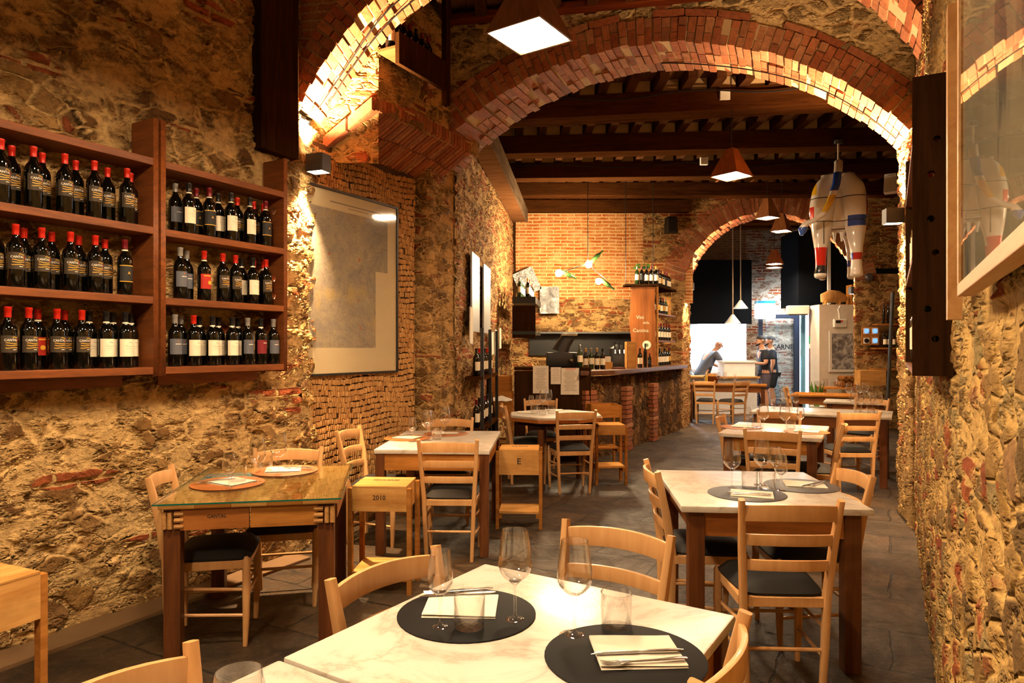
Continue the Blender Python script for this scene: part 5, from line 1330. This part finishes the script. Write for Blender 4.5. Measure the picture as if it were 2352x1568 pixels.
# fluorescent fittings in the kitchen; third unseen, added to brighten the door wall
M['tube'] = emissive('fluorescent tube', COOL, L_KIT)
for i, (x, y) in enumerate(((4.2, 18.5), (5.7, 18.5), (7.05, 16.75))):
    r = empty('ceiling_light', (x, y, 2.95 if y > 17 else 3.05), 0, ['left fluorescent fitting over the kitchen', 'right fluorescent fitting over the kitchen', 'unseen fill light added above the glass door'][i], 'lamp', 'kitchen fluorescent fittings')
    wl = 1.2 if i < 2 else .5; MB().box((0, 0, .05), (wl, .34, .04)).build('housing', M['white'], r); MB().box((0, 0, .02), (wl-.04, .30, .02)).build('diffuser', M['tube'], r)
    MB().box((0, 0, .8), (.02, .02, 1.5)).build('rod', M['grey_metal'], r)
# white cone pendants before the black panel
for (px, py, Y, lab) in ((1683, 742, 15.0, 'lower white cone pendant before the black panel'), (1701, 708, 16.0, 'upper white cone pendant before the black panel')):
    r = empty('cone_pendant', at(px, py, Y), 0, lab, 'lamp', 'cone pendants')
    MB().lathe([(.17, 0), (.05, .16), (.03, .19), (0, .19)], 20, caps=False).build('shade', M['white'], r, smooth=True); MB().lathe([(0, .03), (.12, .03)], 16, caps=False).build('bulb_disc', emissive('pendant disc', (1, .85, .65), 12), r)
    zc_ = 4.9-r.location.z; MB().lathe([(.012, .19), (.012, zc_)], 6).build('cord', plain('pale cord', '#b89b78', .7), r)
# mezzanine box in black, its bright lit edge painted as a white strip
mz = empty('mezzanine_box', (0, 0, 0), 0, 'black mezzanine box hanging at the right of the far room', 'mezzanine')
MB().box((8.35, 15.7, 3.3), (2.6, 1.2, 1.7)).build('body', blk, mz); MB().box((6.72, 15.75, 3.3), (.64, 1.0, 1.7)).build('side_bay', plain('deep blue black', '#080d16', .8, spec=.1), mz)
MB().box((7.0, 15.08, 3.3), (.06, .05, 1.7)).build('lit_edge', M['white'], mz); MB().box((6.75, 15.3, 2.40), (.75, .6, .06)).build('glazed_ledge', plain('blue lit ledge', '#1f8fb4', .2), mz)  # blue light on the ledge is put into its colour
MB().box((8.2, 15.05, 2.43), (2.4, .1, .1)).build('timber_edge', M['shelf_wood'], mz); MB().box((7.72, 15.08, 3.62), (.48, .02, .17)).build('vent', M['grey_metal'], mz)
# glass door with lettering
dY = 17.35
dr = empty('glass_door', (X(1788, dY), dY, 0), 0, 'dark framed glass door lettered in black beside the two waiters', 'door')
dw, dh = .92, 2.36; frm = plain('dark blue frame', '#1c2030', .4)
for (c, s) in (((-dw/2, 0, dh/2), (.10, .06, dh)), ((dw/2, 0, dh/2), (.14, .06, dh)), ((0, 0, dh-.05), (dw-.12, .06, .10)), ((0, 0, .05), (dw-.12, .06, .10))): MB().box(c, s).build('frame_bar', frm, dr)
MB().box((0, 0, dh/2), (dw-.1, .012, dh-.2)).build('door_pane', M['pane'], dr)
text_mesh('CARNE', .17, plain('letter black', '#15171c', .6), 'lettering', dr, (.10, -.010, Zp(797, dY)), bold=True)
MB().box((-.36, -.05, 1.0), (.03, .04, 1.0)).build('handle', M['steel'], dr)
# white blind lamp on the brick pier, right of the kitchen
r = empty('wall_lantern', at(1757, 712, 17.3), 0, 'glowing white hooded wall lamp on the brick pier', 'lamp'); MB().prism([(-.24, -.12), (.24, -.12), (.24, .12), (-.24, .12)], -.22, .16).build('diffuser', emissive('lantern', (.85, .95, 1), 3.0), r, bevel=.05); MB().box((0, 0, .20), (.44, .22, .06)).build('hood', plain('teal hood', '#1b7d92', .3), r)
# air curtain, pipe, street door, white panel
o = empty('air_curtain', at(1832, 712, 14.75), -.2, 'pale air curtain unit above the street door', 'air conditioner'); MB().box((0, 0, 0), (.44, .2, .19)).build('body', M['white'], o, bevel=.015); MB().box((0, -.05, -.105), (.38, .1, .02)).build('outlet_slot', M['black'], o)
o = MB().lathe([(.055, 0), (.055, 2.4)], 12).build('copper_pipe', plain('brown pipe', '#6b3a26', .4, .3), None, smooth=True); o.location = (X(1864, 14.8), 14.8, 0); tag(o, 'brown vertical pipe beside the street door', 'pipe')
sd = empty('street_door', (X(1856, 16.2), 16.2, 0), 0, 'street door with pale blue frame and bright daylight behind', 'door')
fb = plain('pale blue frame', '#6fa9c4', .4)
for dx in (-.12, .16, .62): MB().box((dx, 0, 1.2), (.09, .07, 2.4)).build('frame_bar', fb, sd)
MB().box((.25, 0, 2.36), (.82, .07, .08)).build('frame_bar', fb, sd); MB().box((.25, .02, 1.2), (.7, .01, 2.3)).build('door_pane', M['pane'], sd)
day = MB().box((7.6, 18.3, 1.5), (1.6, .04, 3.0)).build('window_1', emissive('daylight', (.85, .93, 1.0), 7.0)); day['kind'] = 'structure'
o = MB().box((X(1882, 14.3)+.95, 14.52, 1.21), (1.9, .44, 2.42)).build('wall_far_white', plain('cream panel', '#e6ded0', .7)); o['kind'] = 'structure'
fp = empty('framed_picture', at(1944, 807, 14.25), 0, 'white framed grey print on the pale far wall', 'picture')
for (c, s) in (((0, 0, .40), (.72, .03, .05)), ((0, 0, -.40), (.72, .03, .05)), ((-.335, 0, 0), (.05, .03, .75)), ((.335, 0, 0), (.05, .03, .75))): MB().box(c, s).build('frame_bar', M['white'], fp)
MB().box((0, .004, 0), (.62, .01, .75)).build('print', photo_mat('print c', 6, 5), fp)
el = empty('emergency_light', at(1929, 742, 14.255), 0, 'grey emergency light with a red lamp on the white panel', 'lamp'); MB().box((0, 0, 0), (.26, .08, .17)).build('housing', M['white'], el, bevel=.012); MB().box((-.05, -.042, .03), (.10, .006, .06)).build('window', M['black'], el); MB().box((.02, -.045, .04), (.04, .006, .03)).build('red_lamp', plain('red lamp', '#d01a12', .3), el)
MB().sweep([(0, .02, .085), (.0, .02, .2), (-.03, .02, .28), (.02, .02, .36)], .016, None, 8).build('conduit', M['white'], el, smooth=True)
# carved pig and box on top of the panel
pg = empty('carved_animal', (X(1912, 14.5), 14.5, 2.425), 0, 'pale carved animal figure lying on top of the white panel', 'figurine')
MB().sweep([(-.20, 0, .05), (-.17, 0, .14), (-.05, 0, .18), (.12, 0, .17), (.24, 0, .13), (.30, 0, .10)], [.05, .12, .14, .13, .09, .04], [.05, .10, .11, .10, .08, .03], 14).build('body', wood('carved wood', '#c99a5c', '#9c6c34', .5, .6), pg, smooth=True)
for (x, y) in ((-.15, -.05), (-.13, .06), (.14, -.05), (.15, .06)): MB().sweep([(x, y, .10), (x-.02, y, .05), (x-.02, y, -.003)], [.045, .03, .025], None, 8).build('leg', M['crate'], pg, smooth=True)
crate_box((X(1966, 14.5), 14.5, 2.425), 0, (.30, .25, .42), 'upright wooden box on top of the white panel', False, 'crate2')
# firewood and shelf under the picture
o = empty('side_table', (X(1935, 13.9), 13.9, 0), 0, 'low side shelf with firewood below the far picture', 'side table'); MB().box((0, 0, .70), (.95, .35, .04)).build('top', M['crate2'], o)
for s in (-.42, .42): MB().box((s, 0, .34), (.05, .3, .68)).build('leg', M['crate2'], o)
for i in range(7):
    lg = MB().lathe([(.0, 0), (.055, 0), (.06, .02), (.058, .26), (.05, .28), (0, .28)], 9, M=Matrix.Rotation(PI/2, 3, 'X')).build('firewood_log', wood('log %d' % i, '#8a5a2e', '#4a2c14', .8, .8), None, smooth=True)
    lg.location = (X(1935, 13.9)-.05+.12*(i % 4)+.06*(i//4), 14.04, .782+.105*(i//4)); tag(lg, f'{NTH[i % 4]} split log in the {"lower" if i < 4 else "upper"} row under the picture', 'log', 'firewood logs')
# things on the far table
bt_ = empty('bread_basket', (X(1641, 14.25), 14.42, .771), 0, 'woven basket of bread on the far room table', 'basket'); MB().lathe([(.10, 0), (.17, .12), (.18, .15), (.165, .15), (.09, .02), (0, .02)], 16, caps=False).build('basket', M['shelf_wood'], bt_, smooth=True)
for i in range(5): MB().sweep([(-.08+.04*i, -.05, .13), (-.07+.04*i, .0, .17), (-.08+.04*i, .06, .13)], [.02, .035, .02], None, 8).build('bread_slice', M['crate'], bt_, smooth=True)
sb_ = empty('squeeze_bottle', (X(1622, 14.2), 14.2, .771), 0, 'yellow oil bottle left of the bread basket', 'bottle'); MB().lathe([(.03, 0), (.034, .01), (.034, .15), (.015, .19), (0, .19)], 12).build('bottle_body', plain('oil yellow', '#d9b13a', .3), sb_, smooth=True); MB().lathe([(.016, .19), (.010, .25), (0, .25)], 10).build('nozzle', M['white'], sb_, smooth=True)
# plant by the street door
pp = empty('potted_plant', (X(1876, 13.3), 13.3, 0), 0, 'spiky green plant by the street door', 'plant'); MB().lathe([(.10, 0), (.14, .35), (.15, .38), (.13, .38), (0, .34)], 14).build('pot', M['white'], pp, smooth=True)
for i in range(9):
    a = i*.7; MB().sweep([(.03*math.cos(a), .03*math.sin(a), .36), (.08*math.cos(a), .08*math.sin(a), .62), (.14*math.cos(a), .14*math.sin(a), .80+.03*(i % 3))], [.02, .028, .003], [.004, .005, .002], 6).build('leaf', plain('leaf %d' % i, '#4d7a2c', .5), pp, smooth=True)
MB().lathe([(.058, 0), (.058, .14)], 12, (0, 0, 1.62), caps=False).build('green_sign_band', plain('sign green', '#1f9a55', .5), bpy.data.objects['copper_pipe'])
MB().lathe([(.058, 0), (.058, .10)], 12, (0, 0, 1.50), caps=False).build('white_sign_band', M['white'], bpy.data.objects['copper_pipe'])
o = MB().sweep([(.045, 12.73, 1.9), (.05, 12.73, 2.6), (.04, 12.73, 3.4), (.045, 12.73, 4.0)], .028, None, 8).build('corner_pipe', M['dark_wood'], None, smooth=True); tag(o, 'dark vertical pipe in the left back corner of the bar room', 'pipe')
o = MB().lathe([(.07, 0), (.075, .03), (.05, .06), (0, .065)], 16, M=Matrix.Rotation(PI/2, 3, 'X')).build('smoke_sensor', M['grey_metal'], None, smooth=True); o.location = at(1995, 637, 12.76); tag(o, 'round grey sensor on the stone wall above the switch panel', 'sensor')
for px, lab in ((1437, 'left thin wire from the beam to the bar shelf top'), (1500, 'right thin wire from the beam to the bar shelf top')):
    o = MB().sweep([(X(px, 11.38), 11.38, 2.58), (X(px, 11.38), 11.38, 4.44)], .006, None, 6).build('hanging_wire', M['black'], None); tag(o, lab, 'wire', 'wires above the bar shelf')
    MB().lathe([(.02, 0), (.03, .02), (0, .03)], 8, (X(px, 11.38), 11.38, 4.42)).build('hook', M['steel'], o)
# ================================================================ people
def skin_body(name, joints, edges, mat, parent=None, root=0, sub=2):
    """one continuous body: joints = {key: (xyz, radius)}"""
    keys = list(joints); me = bpy.data.meshes.new(name)
    me.from_pydata([joints[k][0] for k in keys], [(keys.index(a), keys.index(b)) for a, b in edges], [])
    o = bpy.data.objects.new(name, me); COL.objects.link(o)
    md = o.modifiers.new('skin', 'SKIN'); md.use_smooth_shade = True
    sv = me.skin_vertices[0].data
    for i, k in enumerate(keys):
        r = joints[k][1]; sv[i].radius = (r, r) if not isinstance(r, tuple) else r
        sv[i].use_root = (i == root)
    s = o.modifiers.new('sub', 'SUBSURF'); s.levels = sub; s.render_levels = sub
    dg = bpy.context.evaluated_depsgraph_get(); dg.update()
    m2 = bpy.data.meshes.new_from_object(o.evaluated_get(dg)); bpy.data.objects.remove(o)
    m2.name = name; m2.materials.clear(); m2.materials.append(mat); m2.polygons.foreach_set('use_smooth', [True]*len(m2.polygons))
    return link_mesh(name, m2, parent)
M['skin'] = plain('skin', '#c48a66', .55); M['hair'] = plain('dark hair', '#1d1613', .7)
def person(loc, rz, label, shirt, trouser, lean=0.0, arms='carry', shorts=True, apron=None, bald=False, hold=None):
    r = empty('person', loc, rz, label, 'person'); r.scale = (1.22, 1.22, 1.0)
    H = .93                                              # hip height
    L_ = lean
    def up(z, y=0.0, x=0.0):                              # point of the torso bent forward about the hips (front is +Y)
        d = z-H; return Vector((x, y*math.cos(L_)+d*math.sin(L_), H+d*math.cos(L_)-y*math.sin(L_)))
    J = {'hip': (up(H), (.135, .10)), 'waist': (up(1.10), (.135, .095)), 'chest': (up(1.30), (.165, .11)), 'neckb': (up(1.47), (.075, .07)), 'neck': (up(1.53, .01), (.055, .055)),
         'jaw': (up(1.60, .045), (.060, .068)), 'head': (up(1.69, .03), (.078, .092)), 'crown': (up(1.76, .02), (.055, .065))}
    E = [('hip', 'waist'), ('waist', 'chest'), ('chest', 'neckb'), ('neckb', 'neck'), ('neck', 'jaw'), ('jaw', 'head'), ('head', 'crown')]
    for s, n in ((-1, 'l'), (1, 'r')):
        J['th'+n] = (Vector((s*.095, 0, .84)), .085); J['kn'+n] = (Vector((s*.105, .025, .48)), .058); J['ca'+n] = (Vector((s*.105, -.005, .33)), .056)
        J['an'+n] = (Vector((s*.11, -.02, .09)), .038); J['to'+n] = (Vector((s*.125, .14, .035)), (.045, .03))
        E += [('hip', 'th'+n), ('th'+n, 'kn'+n), ('kn'+n, 'ca'+n), ('ca'+n, 'an'+n), ('an'+n, 'to'+n)]
        sh = up(1.42, 0, s*.185)
        if arms == 'carry': el = up(1.14, .02, s*.235); wr = up(1.17, .26, s*.12); pa = up(1.19, .34, s*.09)
        elif arms == 'work': el = sh+Vector((s*.05, .12, -.26)); wr = el+Vector((-s*.06, .22, -.10)); pa = wr+Vector((-.01*s, .09, -.03))
        else: el = up(1.13, -.01, s*.235); wr = up(.90, .06, s*.235); pa = up(.81, .08, s*.23)
        J['sh'+n] = (sh, .066); J['el'+n] = (el, .044); J['wr'+n] = (wr, .029); J['pa'+n] = (pa, (.038, .018))
        E += [('chest', 'sh'+n), ('sh'+n, 'el'+n), ('el'+n, 'wr'+n), ('wr'+n, 'pa'+n)]
        dv = (pa-wr).normalized(); sd_ = dv.cross(Vector((0, 0, 1))).normalized()
        for k in range(4):
            b = pa+dv*.03+sd_*(-.024+.016*k); ln = (.05, .058, .055, .042)[k]
            J[f'f{k}{n}'] = (b, .0095); J[f'g{k}{n}'] = (b+dv*ln*.6+Vector((0, 0, -.008)), .0085); J[f'h{k}{n}'] = (b+dv*ln+Vector((0, 0, -.024)), .007)
            E += [('pa'+n, f'f{k}{n}'), (f'f{k}{n}', f'g{k}{n}'), (f'g{k}{n}', f'h{k}{n}')]
        b = wr.lerp(pa, .45)-sd_*s*.032+Vector((0, 0, .012)); J['tm'+n] = (b, .011); J['tt'+n] = (b+dv*.05-sd_*s*.012+Vector((0, 0, .014)), .008); E += [('pa'+n, 'tm'+n), ('tm'+n, 'tt'+n)]
    skin_body('body', J, E, M['skin'], r)
    # face
    hm = Matrix.Rotation(-L_, 3, 'X')
    def hp(x, y, z): return up(z, y, x)
    for s in (-1, 1):
        MB().lathe([(.011*math.sin(a), -.011*math.cos(a)) for a in np.linspace(.01, PI-.01, 6)], 8, hp(s*.030, .112, 1.695), caps=False).build('eye', M['black'], r, smooth=True)
        MB().sweep([hp(s*.083, .02, 1.715), hp(s*.092, .012, 1.69), hp(s*.083, .02, 1.655)], [.008, .016, .008], [.02, .02, .012], 8).build('ear', M['skin'], r, smooth=True)
    MB().sweep([hp(0, .110, 1.70), hp(0, .135, 1.668), hp(0, .112, 1.655)], [.010, .016, .012], None, 8).build('nose', M['skin'], r, smooth=True)
    MB().sweep([hp(-.024, .106, 1.622), hp(0, .116, 1.620), hp(.024, .106, 1.622)], [.004, .007, .004], None, 6).build('mouth', plain('lips', '#8a4a3c', .5), r, smooth=True)
    if not bald:
        G_ = []
        for th in np.linspace(.0, 1.45, 8):
            row = []
            for a in np.linspace(0, 2*PI, 17)[:-1]:
                fr = max(0.0, math.sin(a)); t_ = th*(1-.28*fr)
                row.append(hp(.092*math.sin(t_)*math.cos(a), .018+.108*math.sin(t_)*math.sin(a)-.004, 1.705+.108*math.cos(t_)+.006*math.sin(7*a)*math.sin(th)))
            G_.append(row)
        mb = MB(); vs = [p for q in G_ for p in q]; mb._add(vs, [(i*16+k, i*16+(k+1) % 16, (i+1)*16+(k+1) % 16, (i+1)*16+k) for i in range(7) for k in range(16)]); mb.build('hair', M['hair'], r, smooth=True)
        mb = MB(); mb.sweep([hp(-.07, .05, 1.63), hp(-.045, .098, 1.595), hp(0, .115, 1.58), hp(.045, .098, 1.595), hp(.07, .05, 1.63)], [.010, .016, .018, .016, .010], [.012, .02, .024, .02, .012], 8).build('beard', M['hair'], r, smooth=True)
    # clothes follow the body
    Jt = {'hip': (up(.74), (.172, .138)), 'mid': (up(.92), (.168, .132)), 'waist': (up(1.08), (.155, .115)), 'chest': (up(1.30), (.185, .128)), 'neckb': (up(1.455), (.09, .08))}
    Et = [('hip', 'mid'), ('mid', 'waist'), ('waist', 'chest'), ('chest', 'neckb')]
    for s, n in ((-1, 'l'), (1, 'r')):
        Jt['sh'+n] = (J['sh'+n][0], .082); m_ = Vector(J['sh'+n][0]).lerp(Vector(J['el'+n][0]), .75); Jt['sl'+n] = (m_, .066); Et += [('chest', 'sh'+n), ('sh'+n, 'sl'+n)]
    skin_body('t_shirt', Jt, Et, shirt, r)
    Jp = {'hip': (Vector((0, 0, .98)), (.160, .122))}; Ep = []
    for s, n in ((-1, 'l'), (1, 'r')):
        Jp['th'+n] = (Vector((s*.095, 0, .80)), .108); Jp['kn'+n] = (Vector((s*.107, .022, .50 if shorts else .48)), .092 if shorts else .075); Ep += [('hip', 'th'+n), ('th'+n, 'kn'+n)]
        if not shorts: Jp['an'+n] = (Vector((s*.11, -.015, .11)), .055); Ep.append(('kn'+n, 'an'+n))
        MB().sweep([(s*.11, -.06, .045), (s*.115, .03, .055), (s*.122, .13, .04), (s*.126, .20, .03)], [.042, .05, .05, .03], [.045, .055, .04, .025], 10, 2.4).build('shoe', M['black'], r, smooth=True)
    skin_body('shorts' if shorts else 'trousers', Jp, Ep, trouser, r)
    if apron:
        mb = MB(); rows = []
        for i, z in enumerate(np.linspace(.50, 1.30, 9)):
            for a in np.linspace(-1.25, 1.25, 11):
                q = up(z) if z > H else Vector((0, 0, z)); k = .20 if z < 1.1 else .17; wd = 1.0 if z < 1.1 else .72
                rows.append(q+Vector((k*wd*math.sin(a)*1.05, .155*math.cos(a), 0)))
        mb._add(rows, [(i*11+k, i*11+k+1, (i+1)*11+k+1, (i+1)*11+k) for i in range(8) for k in range(10)]); mb.build('apron', apron, r, smooth=True)
    return r
navy = plain('dark navy shirt', '#1a1a22', .8); greyt = plain('grey tee', '#4a4a50', .8); mauve = plain('mauve shorts', '#4d434b', .8)
# cook leaning over the counter, facing right
person((X(1612, 16.75), 16.75, .0), -PI/2+.15, 'bald cook in grey shirt and dark apron leaning over the counter', greyt, plain('grey trousers', '#6a6a6e', .8), .45, 'work', False, plain('black apron', '#19191c', .8), True)
person((X(1756, 16.4), 16.4, 0), PI/2-.1, 'bearded waiter in dark shirt and shorts holding a black tray', navy, mauve, .06, 'carry', True)
person((X(1775, 16.95), 16.99, 0), PI/2-.3, 'second dark haired man standing behind the waiter', plain('blue black shirt', '#131a26', .8), plain('black shorts', '#15161a', .8), .03, 'down', True)
o = MB().box((0, 0, 0), (.42, .30, .02)).build('serving_tray', M['black'], None, bevel=.006); o.location = (X(1756, 16.4)-.72, 16.40, 1.166); tag(o, 'black tray held by the bearded waiter', 'tray')
# ================================================================ painted cow sculpture hung from a rope
def cow_mat():
    t = NT('painted cow'); v = t.coord(); sx = t.n('SeparateXYZ', {0: v}); x, y, z = sx.outputs
    def band(s, a, b): return t.math('MULTIPLY', t.math('GREATER_THAN', s, a), t.math('LESS_THAN', s, b))
    c = lin('#ddd6cc')
    def patch(c, m, col): return t.mix(m, c, lin(col))
    c = patch(c, t.math('MULTIPLY', t.math('GREATER_THAN', x, .10), band(z, -.01, .14)), '#1c3f9c')
    c = patch(c, t.math('MULTIPLY', t.math('GREATER_THAN', x, .30), band(z, .14, .42)), '#9c1f22')
    c = patch(c, t.math('MULTIPLY', t.math('GREATER_THAN', x, .28), band(z, .58, .80)), '#1a2334')
    c = patch(c, t.math('MULTIPLY', t.math('LESS_THAN', x, -.24), band(z, .48, .74)), '#d9a91f')
    c = patch(c, t.math('MULTIPLY', t.math('LESS_THAN', x, -.27), band(z, .06, .30)), '#c62016')
    c = patch(c, t.math('MULTIPLY', t.math('LESS_THAN', x, -.05), band(z, -.56, -.30)), '#c62016')
    c = patch(c, t.math('MULTIPLY', t.math('GREATER_THAN', x, .0), band(z, -.50, -.40)), '#a81d1c')
    c = patch(c, t.math('MULTIPLY', band(x, .05, .16), band(z, -.50, -.40)), '#1c3f9c')
    c = patch(c, t.math('MULTIPLY', t.math('LESS_THAN', x, -.05), band(z, -.68, -.56)), '#20242a')
    for zz in (.42, .78, .08): c = patch(c, band(z, zz-.006, zz+.006), '#15151a')
    c = patch(c, t.math('MULTIPLY', band(x, -.165, -.155), band(z, -.25, .08)), '#15151a')
    return t.finish(c, .22, coat=.5)
cowY = 8.75; ck = at(1925, 520, cowY)
cw = empty('cow_sculpture', (ck.x, ck.y, ck.z-.02), math.radians(-24), 'painted cow sculpture with colour blocks hanging from the ceiling', 'sculpture')
J = {'hipt': ((0, -.03, .84), (.13, .12)), 'spine': ((0, .06, .60), (.25, .22)), 'cen': ((0, -.02, .22), (.22, .20)), 'belly': ((0, .32, .36), (.31, .32)), 'chest': ((0, .78, .38), (.28, .32)), 'neck': ((.05, 1.05, .55), (.16, .19)), 'poll': ((.06, 1.28, .72), (.12, .13)), 'nose': ((.07, 1.52, .55), (.08, .08))}
E = [('hipt', 'spine'), ('spine', 'cen'), ('spine', 'belly'), ('belly', 'chest'), ('chest', 'neck'), ('neck', 'poll'), ('poll', 'nose')]
for s, n in ((-1, 'l'), (1, 'r')):
    J['gl'+n] = ((s*.15, -.10, .60), (.15, .15)); J['th'+n] = ((s*.18, -.13, .26), (.15, .165)); J['st'+n] = ((s*.19, -.08, -.08), (.10, .12)); J['hk'+n] = ((s*.195, -.15, -.32), (.068, .08)); J['sk'+n] = ((s*.20, -.12, -.54), .060); J['fe'+n] = ((s*.20, -.10, -.66), .070); J['ho'+n] = ((s*.20, -.13, -.76), (.105, .09))
    E += [('hipt', 'gl'+n), ('gl'+n, 'th'+n), ('th'+n, 'st'+n), ('st'+n, 'hk'+n), ('hk'+n, 'sk'+n), ('sk'+n, 'fe'+n), ('fe'+n, 'ho'+n)]
    J['fs'+n] = ((s*.17, .78, .10), (.10, .12)); J['fk'+n] = ((s*.17, .80, -.26), .055); J['ff'+n] = ((s*.17, .80, -.58), .045); J['fh'+n] = ((s*.17, .77, -.70), (.06, .055))
    E += [('chest', 'fs'+n), ('fs'+n, 'fk'+n), ('fk'+n, 'ff'+n), ('ff'+n, 'fh'+n)]
    J['ea'+n] = ((.06+s*.16, 1.26, .76), (.05, .02)); E.append(('poll', 'ea'+n))
J['ud'] = ((0, .0, .0), (.13, .13)); E.append(('cen', 'ud'))
J = {k: (Vector(p), r) for k, (p, r) in J.items()}
skin_body('body', J, E, cow_mat(), cw); cw.scale = (1.04, .9, .86)
def tailmat():
    t = NT('painted tail'); z = t.n('SeparateXYZ', {0: t.coord()}).outputs[2]
    c = t.ramp(t.rng(z, -.15, .9), [(0, '#2450a8'), (.12, '#ddd6cc'), (.30, '#d9a91f'), (.52, '#ddd6cc'), (.58, '#1c3f9c'), (.84, '#ddd6cc')], 'CONSTANT'); return t.finish(c, .25, coat=.5)
MB().sweep([(0, -.22, .92), (-.005, -.36, .80), (-.03, -.44, .55), (-.10, -.46, .30), (-.17, -.44, .14), (-.28, -.42, .06), (-.36, -.40, .03), (-.40, -.40, -.06), (-.41, -.40, -.14)], [.05, .048, .044, .038, .034, .034, .04, .055, .02], None, 12).build('tail', tailmat(), cw, smooth=True)
for s in (-.04, .04): MB().sweep([(s, .02, -.06), (s, .01, -.20)], [.025, .012], None, 8).build('teat', M['white'], cw, smooth=True)
for s in (-1, 1): MB().sweep([(.06+s*.07, 1.26, .82), (.06+s*.14, 1.26, .90), (.06+s*.15, 1.28, .99)], [.03, .022, .006], None, 8).build('horn', M['white'], cw, smooth=True)
MB().sweep([(0, -.05, .78), (0, -.05, 1.28)], .012, None, 8).build('rope', M['paper'], cw)
MB().lathe([(.05, 0), (.06, .05), (.02, .08), (0, .08)], 12, (0, -.05, 1.24)).build('ceiling_hook', M['black'], cw)
